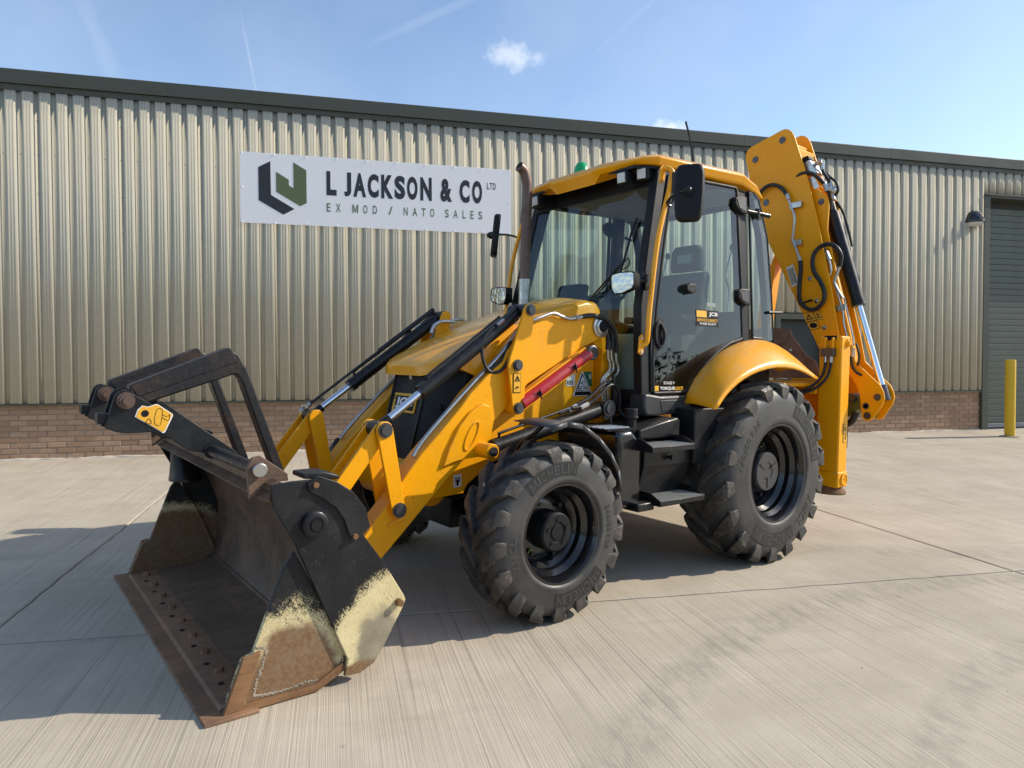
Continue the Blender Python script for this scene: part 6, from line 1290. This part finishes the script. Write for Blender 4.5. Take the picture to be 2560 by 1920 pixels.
build('coupling', MB().box(3.49, 3.54, -1.075, -1.03, 1.60, 1.68).cyl((3.49, -0.80, 2.56), (3.48, -0.84, 2.48), 0.022, n=8).tube([(3.48, -0.835, 2.49), (3.48, -0.86, 2.38), (3.48, -0.83, 2.33), (3.48, -0.79, 2.36), (3.48, -0.78, 2.44)], 0.011, 8), 'zinc', DI)
build('pipe_band', MB().prism([(-0.875, 2.055), (-0.99, 2.075), (-0.997, 2.02), (-0.88, 2.0)], 3.49, 3.514, axis='x'), 'zinc', DI)
# valve block and hose cluster on the boom top
VB = build('valve_block', MB().prism([(-0.525, 3.416), (-0.60, 3.44), (-0.69, 3.30), (-0.578, 3.285)], 3.50, 3.62, axis='x'), 'zinc', BO, bevel=0.006)
build('valve_cap', MB().prism([(-0.513, 3.470), (-0.590, 3.480), (-0.603, 3.443), (-0.525, 3.415)], 3.495, 3.60, axis='x'), 'ink_black', VB, bevel=0.006)
tag(build('valve_fitting', MB().cyl((3.56, -0.63, 3.40), (3.56, -0.70, 3.41), 0.02, n=8).cyl((3.58, -0.69, 3.425), (3.58, -0.69, 3.34), 0.022, n=8).cyl((3.54, -0.735, 3.21), (3.54, -0.765, 3.12), 0.022, n=8).cyl((3.58, -0.77, 3.20), (3.58, -0.80, 3.11), 0.020, n=8).sphere((3.58, -0.80, 3.13), 0.035, 10, 7).cyl((3.58, -0.79, 3.10), (3.58, -0.815, 3.04), 0.018, n=8).sphere((3.56, -0.775, 3.15), 0.03, 10, 7), 'zinc', VB), kind='stuff')
build('valve_hose', MB().tube([(3.47, -0.50, 3.29), (3.46, -0.56, 3.31), (3.47, -0.64, 3.30), (3.50, -0.70, 3.25), (3.53, -0.735, 3.20)], 0.018), 'hose_rubber', VB)
build('valve_hose', MB().tube([(3.58, -0.69, 3.36), (3.58, -0.70, 3.32), (3.58, -0.75, 3.24), (3.58, -0.77, 3.19)], 0.015), 'hose_rubber', VB)
build('valve_hose', MB().tube([(3.60, -0.70, 3.33), (3.60, -0.76, 3.26), (3.60, -0.82, 3.20), (3.60, -0.835, 3.12), (3.60, -0.80, 3.08)], 0.012), 'hose_rubber', VB)
build('valve_hose', MB().tube([(3.56, -0.765, 3.12), (3.58, -0.78, 3.04), (3.60, -0.775, 2.96)], 0.014), 'hose_rubber', VB)
build('guard_strip', MB().prism([(-0.60, 3.265), (-0.66, 3.27), (-0.71, 3.16), (-0.67, 3.15)], 3.49, 3.505, axis='x'), 'zinc', VB)
# quick coupler, hose loop and digging bucket
build('quick_coupler', MB().prism([(-1.06, 1.27), (-1.00, 1.20), (-0.98, 1.10), (-1.03, 1.06), (-1.12, 1.14), (-1.17, 1.08), (-1.21, 1.06), (-1.22, 1.11), (-1.12, 1.25)], 3.545, 3.695, axis='x'), 'olive_green', BH, bevel=0.006)
build('coupler_pin', MB().cyl((3.50, -1.065, 1.235), (3.74, -1.065, 1.235), 0.042, n=20), 'pin_steel', DI)
build('coupler_hose', MB().tube([(3.50, -0.96, 1.02), (3.49, -1.02, 0.99), (3.49, -1.09, 1.03), (3.50, -1.12, 1.11)], 0.030, 10), 'hose_rubber', DI)
DBK = [(-0.30, 1.868), (-0.544, 1.850), (-0.569, 1.792), (-0.72, 1.612), (-0.81, 1.549), (-0.84, 1.46), (-0.74, 1.40), (-0.40, 1.39), (-0.14, 1.40), (-0.02, 1.50), (0.05, 1.70), (0.03, 1.86)]
DB = build('digging_bucket', MB().prism(DBK, 3.36, 3.378, axis='x'), 'dig_bucket', BH, bevel=0.004)
build('bucket_shell', MB().prism([(-0.84, 1.46), (-0.74, 1.40), (-0.40, 1.39), (-0.14, 1.40), (-0.02, 1.50), (0.05, 1.70), (0.03, 1.86), (0.015, 1.86), (0.03, 1.70), (-0.035, 1.51), (-0.15, 1.415), (-0.40, 1.405), (-0.735, 1.415), (-0.825, 1.47)], 3.378, 3.44, axis='x'), 'dig_bucket', DB)
build('side_cutter', MB().prism([(-0.30, 1.876), (-0.55, 1.858), (-0.50, 1.716), (-0.33, 1.716)], 3.347, 3.3595, axis='x'), 'dig_bucket', DB, bevel=0.003)
build('bucket_lip', MB().prism([(-0.545, 1.853), (-0.569, 1.795), (-0.72, 1.615), (-0.81, 1.552), (-0.80, 1.54), (-0.71, 1.60), (-0.555, 1.785), (-0.53, 1.845)], 3.352, 3.3598, axis='x'), 'dig_bucket', DB)
build('bucket_tooth', MB().cyl((3.345, -0.565, 1.66), (3.36, -0.565, 1.66), 0.012, n=8), 'sticker_white', DB)
